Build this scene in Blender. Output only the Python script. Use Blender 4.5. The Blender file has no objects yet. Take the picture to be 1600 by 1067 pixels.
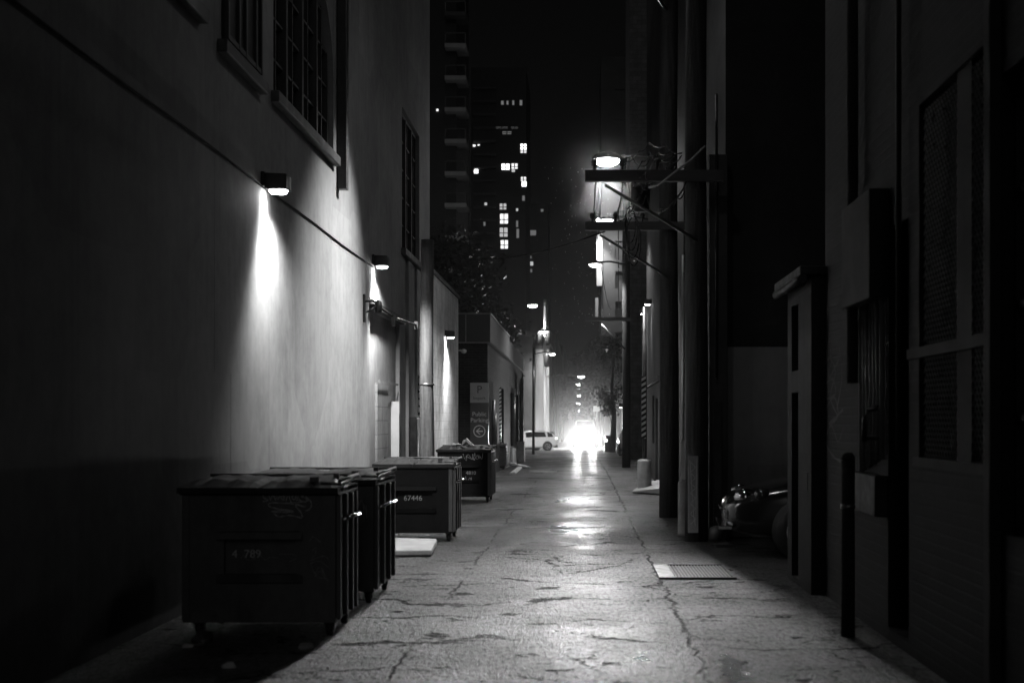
import bpy, bmesh, math, random
from mathutils import Vector, Matrix
R = math.radians
PI = math.pi
scene = bpy.context.scene
col = scene.collection
random.seed(7)
F = 2222.2; CX = 908.0; CY = 658.0; EYE = 1.6
def wx(px, Y): return (px - CX) * Y / F
def wz(py, Y): return EYE + (CY - py) * Y / F
def gz(Y): return 0.0 if Y < 45 else -0.008 * (min(Y, 440) - 45)

# ---------------------------------------------------------------- materials
def nt(name):
    m = bpy.data.materials.new(name); m.use_nodes = True
    t = m.node_tree; b = t.nodes['Principled BSDF']
    return m, t, b
def N(t, typ, **kw):
    n = t.nodes.new(typ)
    for k, v in kw.items():
        if k.startswith('i_'):
            n.inputs[k[2:].replace('_', ' ')].default_value = v
        else: setattr(n, k, v)
    return n
def L(t, a, b): t.links.new(a, b)
def M(t, op, a, b=None, c=None, clamp=False):
    n = t.nodes.new('ShaderNodeMath'); n.operation = op; n.use_clamp = clamp
    for i, v in enumerate((a, b, c)):
        if v is None: continue
        if isinstance(v, (int, float)): n.inputs[i].default_value = v
        else: t.links.new(v, n.inputs[i])
    return n.outputs[0]
def ramp(t, fac, a, b, ca, cb):
    n = t.nodes.new('ShaderNodeMapRange'); n.clamp = True
    n.inputs['From Min'].default_value = a; n.inputs['From Max'].default_value = b
    n.inputs['To Min'].default_value = ca; n.inputs['To Max'].default_value = cb
    t.links.new(fac, n.inputs['Value']); return n.outputs[0]
def grey(v): return (v, v, v, 1)
def pos(t): return t.nodes.new('ShaderNodeNewGeometry').outputs['Position']
def scaled(t, p, s):
    m = t.nodes.new('ShaderNodeVectorMath'); m.operation = 'MULTIPLY'
    m.inputs[1].default_value = s; t.links.new(p, m.inputs[0]); return m.outputs[0]
def noise(t, vec, sc, det=4, rough=.55):
    n = t.nodes.new('ShaderNodeTexNoise'); n.inputs['Scale'].default_value = sc
    n.inputs['Detail'].default_value = det; n.inputs['Roughness'].default_value = rough
    t.links.new(vec, n.inputs['Vector']); return n.outputs['Fac']
def surf(name, lo, hi, rough=.6, rvar=.15, metal=0, scale=3, streak=(1, 1, 1), bump=.2, bscale=30, bdist=.01, spec=.5, coat=0):
    m, t, b = nt(name)
    tc = t.nodes.new('ShaderNodeTexCoord').outputs['Object']
    p = scaled(t, tc, streak)
    n1 = noise(t, p, scale, 6, .65); n2 = noise(t, tc, bscale, 4)
    v = M(t, 'ADD', M(t, 'MULTIPLY', n1, .8), M(t, 'MULTIPLY', n2, .2))
    c = ramp(t, v, .33, .67, lo, hi)
    cc = t.nodes.new('ShaderNodeCombineColor')
    for i in range(3): t.links.new(c, cc.inputs[i])
    L(t, cc.outputs[0], b.inputs['Base Color'])
    L(t, ramp(t, n1, .3, .7, max(.04, rough - rvar), min(1, rough + rvar)), b.inputs['Roughness'])
    b.inputs['Metallic'].default_value = metal
    b.inputs['Specular IOR Level'].default_value = spec
    b.inputs['Coat Weight'].default_value = coat
    b.inputs['Coat Roughness'].default_value = .15
    if bump:
        bn = t.nodes.new('ShaderNodeBump'); bn.inputs['Strength'].default_value = bump; bn.inputs['Distance'].default_value = bdist
        L(t, v, bn.inputs['Height']); L(t, bn.outputs[0], b.inputs['Normal'])
    return m
def glow(name, e, base=.8):
    m, t, b = nt(name)
    b.inputs['Base Color'].default_value = grey(base)
    b.inputs['Emission Color'].default_value = grey(1); b.inputs['Emission Strength'].default_value = e
    return m

# brick / block: mortar lines in bump and colour.  axis: 'x' for walls facing +-X (u = Y), 'y' for walls facing +-Y (u = X)
def blocks(name, lo, hi, axis='x', bw=.4, bh=.2, mortar=.012, mcol=.5, rough=.7, bump=.6, spec=.4):
    m, t, b = nt(name)
    p = pos(t); sp = t.nodes.new('ShaderNodeSeparateXYZ'); L(t, p, sp.inputs[0])
    cm = t.nodes.new('ShaderNodeCombineXYZ')
    L(t, sp.outputs['Y' if axis == 'x' else 'X'], cm.inputs[0]); L(t, sp.outputs['Z'], cm.inputs[1])
    bt = t.nodes.new('ShaderNodeTexBrick'); bt.inputs['Scale'].default_value = 1
    bt.inputs['Brick Width'].default_value = bw; bt.inputs['Row Height'].default_value = bh
    bt.inputs['Mortar Size'].default_value = mortar; bt.inputs['Mortar Smooth'].default_value = .3
    bt.inputs['Color1'].default_value = grey(lo); bt.inputs['Color2'].default_value = grey(hi); bt.inputs['Mortar'].default_value = grey(mcol * hi)
    L(t, cm.outputs[0], bt.inputs['Vector'])
    n1 = noise(t, p, 2.5, 6, .65); n2 = noise(t, p, 45, 3)
    mx = t.nodes.new('ShaderNodeMix'); mx.data_type = 'RGBA'; mx.blend_type = 'MULTIPLY'; mx.inputs[0].default_value = 1
    L(t, bt.outputs['Color'], mx.inputs[6])
    r = ramp(t, n1, .3, .7, .6, 1.1); cc = t.nodes.new('ShaderNodeCombineColor')
    for i in range(3): t.links.new(r, cc.inputs[i])
    L(t, cc.outputs[0], mx.inputs[7]); L(t, mx.outputs[2], b.inputs['Base Color'])
    h = M(t, 'ADD', M(t, 'MULTIPLY', bt.outputs['Fac'], -1), M(t, 'MULTIPLY', n2, .4))
    bn = t.nodes.new('ShaderNodeBump'); bn.inputs['Strength'].default_value = bump; bn.inputs['Distance'].default_value = .008
    L(t, h, bn.inputs['Height']); L(t, bn.outputs[0], b.inputs['Normal'])
    b.inputs['Roughness'].default_value = rough; b.inputs['Specular IOR Level'].default_value = spec
    return m

def stucco_mat(name, lo, hi):
    m, t, b = nt(name)
    p = pos(t)
    big = noise(t, p, .45, 5, .6)
    st = noise(t, scaled(t, p, (1, 5, .35)), 1.2, 6, .7)
    vo = t.nodes.new('ShaderNodeTexVoronoi'); vo.distance = 'CHEBYCHEV'; vo.inputs['Scale'].default_value = .5; vo.inputs['Randomness'].default_value = 1
    av = t.nodes.new('ShaderNodeVectorMath'); av.operation = 'ADD'; L(t, scaled(t, p, (.3, .8, 1.1)), av.inputs[0])
    cbn_ = t.nodes.new('ShaderNodeCombineXYZ'); L(t, M(t, 'MULTIPLY', big, .25), cbn_.inputs[1]); L(t, cbn_.outputs[0], av.inputs[1]); L(t, av.outputs[0], vo.inputs['Vector'])
    sv_ = t.nodes.new('ShaderNodeSeparateColor'); L(t, vo.outputs['Color'], sv_.inputs[0])
    fine = noise(t, p, 60, 3)
    mid = noise(t, p, 6, 6, .7)
    v = M(t, 'ADD', M(t, 'ADD', M(t, 'MULTIPLY', big, .58), M(t, 'MULTIPLY', st, .17)), M(t, 'MULTIPLY', mid, .25))
    c = ramp(t, v, .38, .60, lo, hi)
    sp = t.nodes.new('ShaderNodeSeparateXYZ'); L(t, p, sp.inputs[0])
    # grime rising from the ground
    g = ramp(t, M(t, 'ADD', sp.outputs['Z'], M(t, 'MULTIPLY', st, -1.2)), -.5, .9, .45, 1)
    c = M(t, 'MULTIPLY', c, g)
    c = M(t, 'MULTIPLY', c, ramp(t, sv_.outputs[0], .55, .57, 1, .88))
    drip = ramp(t, noise(t, scaled(t, p, (1, 9, .12)), 1.0, 4, .8), .56, .68, 1, .86)
    c = M(t, 'MULTIPLY', c, drip)
    cc = t.nodes.new('ShaderNodeCombineColor')
    for i in range(3): t.links.new(c, cc.inputs[i])
    L(t, cc.outputs[0], b.inputs['Base Color'])
    b.inputs['Roughness'].default_value = .75; b.inputs['Specular IOR Level'].default_value = .25
    bn = t.nodes.new('ShaderNodeBump'); bn.inputs['Strength'].default_value = .35; bn.inputs['Distance'].default_value = .006
    h = M(t, 'ADD', M(t, 'MULTIPLY', fine, .5), M(t, 'MULTIPLY', mid, 1.2))
    L(t, h, bn.inputs['Height']); L(t, bn.outputs[0], b.inputs['Normal'])
    return m

def asphalt_mat():
    m, t, b = nt('wet_asphalt')
    p = pos(t); sp = t.nodes.new('ShaderNodeSeparateXYZ'); L(t, p, sp.inputs[0])
    X, Y = sp.outputs['X'], sp.outputs['Y']
    big = noise(t, scaled(t, p, (1, .45, 1)), .9, 6, .62)
    mid = noise(t, p, 3.2, 6, .65)
    wob = noise(t, p, 1.3, 5, .7)
    wob2 = noise(t, scaled(t, p, (1, 1, 1)), 7, 4, .7)
    agg = noise(t, scaled(t, p, (1, .28, 1)), 30, 3, .75)
    agg2 = noise(t, scaled(t, p, (1, .3, 1)), 85, 2, .8)
    # repair patches: rectangular cells of differing tone
    vo = t.nodes.new('ShaderNodeTexVoronoi'); vo.distance = 'CHEBYCHEV'; vo.inputs['Scale'].default_value = .42; vo.inputs['Randomness'].default_value = .85
    ds = t.nodes.new('ShaderNodeVectorMath'); ds.operation = 'ADD'; L(t, scaled(t, p, (1.2, .9, 1)), ds.inputs[0])
    cb = t.nodes.new('ShaderNodeCombineXYZ'); L(t, M(t, 'MULTIPLY', wob2, .09), cb.inputs[0]); L(t, M(t, 'MULTIPLY', wob, .3), cb.inputs[1]); L(t, cb.outputs[0], ds.inputs[1])
    L(t, ds.outputs[0], vo.inputs['Vector'])
    sc_ = t.nodes.new('ShaderNodeSeparateColor'); L(t, vo.outputs['Color'], sc_.inputs[0])
    patch = sc_.outputs[0]
    # cracks
    xw = M(t, 'ADD', X, M(t, 'MULTIPLY', M(t, 'SUBTRACT', wob, .5), .28))
    xw = M(t, 'ADD', xw, M(t, 'MULTIPLY', M(t, 'SUBTRACT', wob2, .5), .06))
    wlow = noise(t, p, .55, 3, .5)
    yw = M(t, 'ADD', M(t, 'ADD', Y, M(t, 'MULTIPLY', M(t, 'SUBTRACT', wlow, .5), 2.2)), M(t, 'MULTIPLY', M(t, 'SUBTRACT', wob, .5), 1.1))
    yw = M(t, 'ADD', yw, M(t, 'MULTIPLY', M(t, 'SUBTRACT', wob2, .5), .3))
    crack = None
    def line(c, at, w):
        return ramp(t, M(t, 'ABSOLUTE', M(t, 'SUBTRACT', c, at)), w * .35, w, 1, 0)
    gate = ramp(t, noise(t, scaled(t, p, (.6, .5, 1)), 1.0, 3), .42, .54, .1, .75)
    gate2 = ramp(t, noise(t, scaled(t, p, (.6, .35, 1)), 1.7, 3), .48, .56, 0, .8)
    lst = [M(t, 'MULTIPLY', line(xw, .80, .022), gate), M(t, 'MULTIPLY', line(xw, -1.2, .018), gate2)]
    for yk, w in ((10.25, .07), (11.6, .045), (12.75, .07), (14.3, .07), (17.4, .06), (21.2, .13), (25.6, .12), (31, .2), (40, .25), (52, .3)):
        l_ = line(yw, yk, w)
        # only across part of the alley
        l_ = M(t, 'MULTIPLY', l_, ramp(t, noise(t, scaled(t, p, (.9, .25, 1)), 1.0 + yk * .01, 2), .47, .55, 0, .9))
        lst.append(l_)
    ve = t.nodes.new('ShaderNodeTexVoronoi'); ve.feature = 'DISTANCE_TO_EDGE'; ve.inputs['Scale'].default_value = .75
    d2 = t.nodes.new('ShaderNodeVectorMath'); d2.operation = 'ADD'; L(t, p, d2.inputs[0])
    cb2 = t.nodes.new('ShaderNodeCombineXYZ'); L(t, M(t, 'MULTIPLY', wob, .9), cb2.inputs[0]); L(t, M(t, 'MULTIPLY', wob2, .35), cb2.inputs[1]); L(t, cb2.outputs[0], d2.inputs[1])
    L(t, d2.outputs[0], ve.inputs['Vector'])
    vc = M(t, 'MULTIPLY', ramp(t, ve.outputs['Distance'], .004, .014, 1, 0), ramp(t, big, .5, .56, 0, 1))
    lst.append(M(t, 'MULTIPLY', vc, .8))
    crack = lst[0]
    for l_ in lst[1:]: crack = M(t, 'MAXIMUM', crack, l_)
    # pits: small dark eroded spots stretched across
    pit = ramp(t, noise(t, scaled(t, p, (1, 1.1, 1)), 2.1, 5, .62), .62, .67, 0, 1)
    dark = M(t, 'MAXIMUM', crack, M(t, 'MULTIPLY', pit, .85))
    base = ramp(t, M(t, 'ADD', M(t, 'MULTIPLY', agg, .6), M(t, 'MULTIPLY', mid, .4)), .38, .62, .014, .075)
    base = M(t, 'MULTIPLY', base, ramp(t, patch, 0, 1, .65, 1.35))
    base = M(t, 'MULTIPLY', base, ramp(t, dark, 0, 1, 1, .35))
    cc = t.nodes.new('ShaderNodeCombineColor')
    for i in range(3): t.links.new(base, cc.inputs[i])
    L(t, cc.outputs[0], b.inputs['Base Color'])
    r = M(t, 'ADD', ramp(t, big, .35, .65, .34, .52), M(t, 'MULTIPLY', M(t, 'SUBTRACT', patch, .5), .16))
    wet = ramp(t, noise(t, scaled(t, p, (1, .5, 1)), 1.15, 5, .7), .52, .62, 0, 1)   # shallow standing water
    r = M(t, 'ADD', r, M(t, 'MULTIPLY', dark, .35))
    r = M(t, 'MULTIPLY', r, ramp(t, wet, 0, 1, 1, .92))
    def rect(x0, x1, y0_, y1_, k):
        a = M(t, 'MULTIPLY', ramp(t, xw, x0, x0+.12, 0, 1), ramp(t, xw, x1-.12, x1, 1, 0))
        b_ = M(t, 'MULTIPLY', ramp(t, yw, y0_, y0_+.3, 0, 1), ramp(t, yw, y1_-.3, y1_, 1, 0))
        return M(t, 'MULTIPLY', M(t, 'MULTIPLY', a, b_), k)
    pm = None
    for q in ((-.25, .52, 9.0, 9.85, .10), (-.9, .62, 10.35, 11.3, .05), (-1.5, -.6, 24, 27, .08), (-.6, .5, 28, 32, .09), (.85, 2.2, 8, 10.1, .06)):
        e = rect(*q); pm = e if pm is None else M(t, 'MAXIMUM', pm, e)
    r = M(t, 'SUBTRACT', r, pm)
    r = M(t, 'MAXIMUM', r, .12)
    L(t, r, b.inputs['Roughness'])
    L(t, M(t, 'MULTIPLY', ramp(t, dark, 0, 1, 1, .15), ramp(t, M(t, 'ADD', M(t, 'MULTIPLY', agg, .7), M(t, 'MULTIPLY', agg2, .3)), .42, .60, .12, 1.0)), b.inputs['Specular IOR Level'])
    h = M(t, 'ADD', M(t, 'MULTIPLY', agg, 1.3), M(t, 'MULTIPLY', agg2, 1.0))
    
    h = M(t, 'ADD', h, M(t, 'MULTIPLY', mid, 1.2))
    h = M(t, 'ADD', h, M(t, 'MULTIPLY', dark, -1.6))
    bn = t.nodes.new('ShaderNodeBump'); bn.inputs['Strength'].default_value = 1; bn.inputs['Distance'].default_value = .022
    L(t, h, bn.inputs['Height']); L(t, bn.outputs[0], b.inputs['Normal'])
    return m

def stripes_mat(name, k=9.0):
    m, t, b = nt(name)
    p = t.nodes.new('ShaderNodeTexCoord').outputs['Object']; sp = t.nodes.new('ShaderNodeSeparateXYZ'); L(t, p, sp.inputs[0])
    v = M(t, 'FRACT', M(t, 'MULTIPLY', M(t, 'SUBTRACT', sp.outputs['Z'], M(t, 'MULTIPLY', sp.outputs['X'], .6)), k))
    c = ramp(t, v, .47, .53, .02, .85)
    cc = t.nodes.new('ShaderNodeCombineColor')
    for i in range(3): t.links.new(c, cc.inputs[i])
    L(t, cc.outputs[0], b.inputs['Base Color']); b.inputs['Roughness'].default_value = .35
    return m

MT = dict(
    asphalt=asphalt_mat(),
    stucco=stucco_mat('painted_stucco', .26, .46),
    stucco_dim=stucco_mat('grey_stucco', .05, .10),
    stucco_white=blocks('white_block', .62, .68, 'x', .4, .2, .006, .75, bump=.35),
    blockfill=blocks('block_infill', .36, .42, 'x', .45, .23, .006, .45, bump=.5),
    blockx=blocks('grey_block_wall', .10, .14, 'x', .4, .2, .01, .5),
    blocky=blocks('grey_block_front', .22, .27, 'y', .4, .2, .01, .6),
    brick=blocks('dark_brick', .012, .018, 'x', .22, .075, .01, 1.3, bump=.3),
    bricky=blocks('dark_brick_front', .02, .035, 'y', .22, .075, .01, 1.3),
    nook_lit=stucco_mat('nook_painted_light', .3, .42), nook_dark=stucco_mat('nook_dark_paint', .03, .05),
    dark=surf('dark_render', .02, .04, .7, .1),
    cream=surf('pale_render', .45, .6, .7, .1, streak=(1, 1, .2), scale=1.2),
    far=surf('far_render', .06, .12, .8, .1, scale=.3),
    concrete=surf('concrete', .2, .36, .7, .15, scale=4, bump=.4, bscale=40),
    steel=surf('galvanised_steel', .35, .5, .35, .12, .9, scale=6, bump=.1),
    darksteel=surf('dark_metal', .02, .05, .4, .15, .3, scale=6, bump=.2),
    rust=surf('weathered_steel', .05, .16, .5, .2, .4, scale=5, streak=(1, 1, .25), bump=.4, bscale=25),
    dumpster3=surf('dumpster_paint_black', .006, .018, .7, .15, .0, scale=3, streak=(1, 1, .35), bump=.25, bscale=14, spec=.15),
    dumpster=surf('dumpster_paint', .045, .16, .5, .15, .0, scale=3, streak=(1, 1, .35), bump=.25, bscale=14, coat=.1),
    dumpster2=surf('dumpster_paint_pale', .07, .14, .4, .15, .0, scale=4, streak=(1, 1, .25), bump=.25, bscale=14, coat=.1),
    lid=surf('black_plastic_lid', .018, .045, .6, .15, scale=8, bump=.3, bscale=25, spec=.3),
    rubber=surf('rubber', .015, .03, .6, .1),
    wood=surf('weathered_pole_wood', .05, .16, .7, .15, scale=5, streak=(4, 4, .3), bump=.9, bscale=22, bdist=.02),
    wood_dark=surf('dark_pole_wood', .02, .07, .75, .15, scale=5, streak=(4, 4, .3), bump=.9, bscale=22, bdist=.02, spec=.25),
    beam=surf('crossarm_wood', .03, .06, .7, .1, scale=6, streak=(.3, 3, 3), bump=.5),
    glassdark=surf('dark_glass', .01, .02, .12, .05, 0, bump=0, spec=.8),
    frame=surf('window_frame_paint', .04, .08, .5, .1, bump=.1),
    palepaint=surf('chalk_marking', .6, .85, .7, .1, scale=30, bump=0),
    faint=surf('faded_scratch_paint', .2, .5, .7, .1, scale=25, bump=0),
    blackpaint=surf('black_spray_paint', .008, .012, .5, .1, bump=0),
    paper=surf('soggy_paper', .5, .75, .7, .1, bump=.5),
    signwhite=surf('sign_white', .5, .6, .4, .1, bump=0),
    signdark=surf('sign_dark', .035, .05, .35, .1, bump=0),
    stripes=stripes_mat('hazard_stripes', 8.0),
    whitepaint=surf('car_white_paint', .7, .8, .25, .05, 0, bump=0, coat=.6),
    blackcar=surf('car_black_paint', .01, .015, .15, .05, 0, bump=0, coat=1),
    chrome=surf('chrome', .6, .7, .12, .05, 1, bump=0),
    leaf=surf('leaves', .03, .07, .6, .1, scale=2, bump=0),
    bark=surf('bark', .05, .09, .8, .1, bump=.6),
    wire=surf('cable_sheath', .015, .03, .3, .1, bump=0, coat=.6), conduit=surf('dull_cable', .012, .02, .8, .1, bump=0, spec=.1),
    wire_grey=surf('grey_cable', .25, .4, .35, .1, bump=.2, streak=(3, 3, .4)),
    glassblock=surf('glass_block', .12, .2, .18, .08, 0, scale=30, bump=.6, bscale=40, spec=.9),
    lens=glow('lamp_lens', 45), lens_mid=glow('lamp_lens_mid', 18), lens_far=glow('far_lamp_lens', 30),
    headl=glow('headlight_glow', 35), dim_lens=glow('marker_lamp', 6), tail=glow('tail_lamp', 1.6, .4),
    win_a=glow('lit_window', 1.3), win_b=glow('lit_window_bright', 3.5), win_c=glow('lit_window_dim', .12), win_d=glow('lit_window_mid', .5),
)

# ---------------------------------------------------------------- mesh builder
class MB:
    def __init__(s): s.bm = bmesh.new()
    def face(s, pts):
        try: return s.bm.faces.new([s.bm.verts.new(p) for p in pts])
        except ValueError: return None
    def box(s, x0, x1, y0, y1, z0, z1):
        v = [s.bm.verts.new(p) for p in ((x0,y0,z0),(x1,y0,z0),(x1,y1,z0),(x0,y1,z0),(x0,y0,z1),(x1,y0,z1),(x1,y1,z1),(x0,y1,z1))]
        for f in ((0,3,2,1),(4,5,6,7),(0,1,5,4),(1,2,6,5),(2,3,7,6),(3,0,4,7)): s.bm.faces.new([v[i] for i in f])
        return s
    def hexa(s, lo, hi):   # lo, hi: four points each, counter-clockwise from above
        v = [s.bm.verts.new(p) for p in list(lo) + list(hi)]
        for f in ((0,3,2,1),(4,5,6,7),(0,1,5,4),(1,2,6,5),(2,3,7,6),(3,0,4,7)): s.bm.faces.new([v[i] for i in f])
        return s
    def tube(s, pts, r, n=8, r2=None, caps=True):
        pts = [Vector(p) for p in pts]; rings = []
        for i, p in enumerate(pts):
            d = (pts[min(i+1, len(pts)-1)] - pts[max(i-1, 0)]).normalized()
            a = Vector((0,0,1)) if abs(d.z) < .9 else Vector((1,0,0))
            u = d.cross(a).normalized(); w = d.cross(u)
            rr = r if r2 is None else r + (r2 - r) * i / (len(pts) - 1)
            rings.append([s.bm.verts.new(p + (u*math.cos(k*2*PI/n) + w*math.sin(k*2*PI/n))*rr) for k in range(n)])
        for a, b in zip(rings, rings[1:]):
            for k in range(n):
                f = s.bm.faces.new((a[k], a[(k+1)%n], b[(k+1)%n], b[k])); f.smooth = True
        if caps:
            s.bm.faces.new(rings[0]); s.bm.faces.new(rings[-1])
        return s
    def lathe(s, c, prof, n=16, axis='z'):
        rings = []
        for r, h in prof:
            ring = []
            for k in range(n):
                a, b_ = r*math.cos(k*2*PI/n), r*math.sin(k*2*PI/n)
                ring.append(s.bm.verts.new((c[0]+a, c[1]+b_, c[2]+h) if axis == 'z' else (c[0]+h, c[1]+a, c[2]+b_) if axis == 'x' else (c[0]+a, c[1]+h, c[2]+b_)))
            rings.append(ring)
        for a, b in zip(rings, rings[1:]):
            for k in range(n):
                f = s.bm.faces.new((a[k], a[(k+1)%n], b[(k+1)%n], b[k])); f.smooth = True
        s.bm.faces.new(rings[0]); s.bm.faces.new(rings[-1])
        return s
    def prism(s, poly, x0, x1, axis='x'):   # poly: 2-D outline; axis x -> (y,z), axis y -> (x,z)
        f = (lambda a, b, c: (c, a, b)) if axis == 'x' else (lambda a, b, c: (a, c, b))
        A = [s.bm.verts.new(f(a, b, x0)) for a, b in poly]; B = [s.bm.verts.new(f(a, b, x1)) for a, b in poly]
        n = len(poly)
        for i in range(n): s.bm.faces.new((A[i], A[(i+1)%n], B[(i+1)%n], B[i]))
        s.bm.faces.new(A); s.bm.faces.new(B)
        return s
    def wall(s, O, u, v, n, W, H, holes=(), skirt=0.0):
        # a wall face with rectangular recesses: holes = (u0,u1,v0,v1,depth); depth is inwards (against n)
        O, u, v, n = Vector(O), Vector(u), Vector(v), Vector(n)
        us = sorted({0, W, *[h[0] for h in holes], *[h[1] for h in holes]})
        vs = sorted({0, H, *[h[2] for h in holes], *[h[3] for h in holes]})
        P = lambda a, b, c=0: O + u*a + v*b - n*c
        for a0, a1 in zip(us, us[1:]):
            for b0, b1 in zip(vs, vs[1:]):
                ca, cb = (a0+a1)/2, (b0+b1)/2
                if any(h[0] < ca < h[1] and h[2] < cb < h[3] for h in holes): continue
                s.face((P(a0,b0), P(a1,b0), P(a1,b1), P(a0,b1)))
        for a0, a1, b0, b1, d in holes:
            s.face((P(a0,b0,d), P(a1,b0,d), P(a1,b1,d), P(a0,b1,d)))
            for q in (((a0,b0),(a1,b0)), ((a1,b0),(a1,b1)), ((a1,b1),(a0,b1)), ((a0,b1),(a0,b0))):
                s.face((P(*q[0]), P(*q[1]), P(*q[1], d), P(*q[0], d)))
        if skirt:   # sides, top and back so that the block is solid
            for q in (((0,0),(W,0)), ((W,0),(W,H)), ((W,H),(0,H)), ((0,H),(0,0))):
                s.face((P(*q[0]), P(*q[1]), P(*q[1], skirt), P(*q[0], skirt)))
            s.face((P(0,0,skirt), P(W,0,skirt), P(W,H,skirt), P(0,H,skirt)))
        return s
    def ribbon(s, pts, w, y, n=5, plane='y'):
        # a painted stroke on a face: smooth path through pts (a, b)
        P = [Vector((a, b)) for a, b in pts]; out = []
        for i in range(len(P)-1):
            p0, p1, p2, p3 = P[max(i-1,0)], P[i], P[i+1], P[min(i+2, len(P)-1)]
            for k in range(n):
                t = k/n
                out.append(.5*((2*p1) + (-p0+p2)*t + (2*p0-5*p1+4*p2-p3)*t*t + (-p0+3*p1-3*p2+p3)*t**3))
        out.append(P[-1]); A = []
        for i, p in enumerate(out):
            d = (out[min(i+1, len(out)-1)] - out[max(i-1, 0)])
            d = d.normalized() if d.length > 1e-6 else Vector((1, 0))
            q = Vector((-d.y, d.x)) * w * (.5 + .25*math.sin(i*1.7))
            if plane == 'y': A.append((s.bm.verts.new((p.x+q.x, y, p.y+q.y)), s.bm.verts.new((p.x-q.x, y, p.y-q.y))))
            else: A.append((s.bm.verts.new((y, p.x+q.x, p.y+q.y)), s.bm.verts.new((y, p.x-q.x, p.y-q.y))))
        for a, b in zip(A, A[1:]): s.bm.faces.new((a[0], b[0], b[1], a[1]))
        return s
    def build(s, name, mat, parent=None, bevel=0, smooth=False, sub=0, recalc=True, loc=None):
        if recalc: bmesh.ops.recalc_face_normals(s.bm, faces=s.bm.faces)
        root = parent
        while root is not None and root.parent is not None: root = root.parent
        off = Vector(root.location) if root is not None else (Vector(loc) if loc is not None else Vector((0,0,0)))
        if off.length > 0: bmesh.ops.translate(s.bm, verts=s.bm.verts, vec=-off)
        me = bpy.data.meshes.new(name); s.bm.to_mesh(me); s.bm.free()
        me.materials.append(mat if not isinstance(mat, str) else MT[mat])
        o = bpy.data.objects.new(name, me); col.objects.link(o)
        if parent is not None: o.parent = parent
        elif loc is not None: o.location = loc
        if smooth:
            for p in me.polygons: p.use_smooth = True
        if bevel:
            b = o.modifiers.new('bevel', 'BEVEL'); b.width = bevel; b.segments = 2; b.limit_method = 'ANGLE'; b.angle_limit = R(35)
        if sub:
            b = o.modifiers.new('sub', 'SUBSURF'); b.levels = sub; b.render_levels = sub
        return o
def tag(o, label=None, cat=None, group=None, kind=None):
    if label: o['label'] = label
    if cat: o['category'] = cat
    if group: o['group'] = group
    if kind: o['kind'] = kind
    return o
def thing(name, label, cat, loc=(0,0,0), group=None):
    o = bpy.data.objects.new(name, None); col.objects.link(o); o.location = loc; o.empty_display_size = .2
    return tag(o, label, cat, group)
def place(root, loc, rz=0): root.location = loc; root.rotation_euler.z = rz; return root
def text(name, s, size, mat, parent, at, facing='y', align='CENTER', depth=.002):
    c = bpy.data.curves.new(name, 'FONT'); c.body = s; c.size = size; c.align_x = align; c.align_y = 'CENTER'; c.extrude = depth/2; c.resolution_u = 3
    o = bpy.data.objects.new('tmp', c); col.objects.link(o)
    dg = bpy.context.evaluated_depsgraph_get(); me = bpy.data.meshes.new_from_object(o.evaluated_get(dg))
    bpy.data.objects.remove(o); me.name = name
    me.transform(Matrix.Rotation(PI/2, 4, 'X'))
    root = parent
    while root.parent is not None: root = root.parent
    me.transform(Matrix.Translation(Vector(at) - Vector(root.location)))
    me.materials.clear(); me.materials.append(MT[mat])
    ob = bpy.data.objects.new(name, me); col.objects.link(ob); ob.parent = parent
    return ob
def area(name, loc, target, power, sx, sy, spread=180, parent=None):
    l = bpy.data.lights.new(name, 'AREA'); l.energy = power; l.shape = 'RECTANGLE'; l.size = sx; l.size_y = sy; l.spread = R(spread)
    o = bpy.data.objects.new(name, l); col.objects.link(o)
    root = parent; off = Vector(root.location) if root else Vector((0,0,0))
    o.location = Vector(loc) - off; o.rotation_euler = (Vector(target) - Vector(loc)).to_track_quat('-Z', 'Y').to_euler()
    if parent: o.parent = parent
    return o
def spot(name, loc, target, power, angle=120, blend=.8, radius=.05, parent=None):
    l = bpy.data.lights.new(name, 'SPOT'); l.energy = power; l.spot_size = R(angle); l.spot_blend = blend; l.shadow_soft_size = radius
    o = bpy.data.objects.new(name, l); col.objects.link(o)
    root = parent
    off = Vector(root.location) if root else Vector((0,0,0))
    o.location = Vector(loc) - off
    d = Vector(target) - Vector(loc); o.rotation_euler = d.to_track_quat('-Z', 'Y').to_euler()
    if parent: o.parent = parent
    return o

# ================================================================ ground
g = MB()
xs = [-600, -60, -14, -3.6, -1.2, 1.2, 3.6, 14, 60, 600]; ys = [-60, 0, 20, 45, 75, 110, 440, 1500]
gv = [[g.bm.verts.new((x, y, gz(y))) for x in xs] for y in ys]
for a, b in zip(gv, gv[1:]):
    for i in range(len(xs)-1): g.bm.faces.new((a[i], a[i+1], b[i+1], b[i]))
tag(g.build('ground', 'asphalt'), kind='structure')

# ================================================================ left stucco building
WL = -3.3
lb = thing('stucco_building', 'tall stucco building lining the left side, with arched upper windows over three wall lamps', 'building', (WL-2, 20, 0))
lb['label'] = 'tall pale stucco building filling the left side, arched windows above its lamps'
m = MB()
Y0, Y1, TOP = 13.4, 31.0, 18.0
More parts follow.
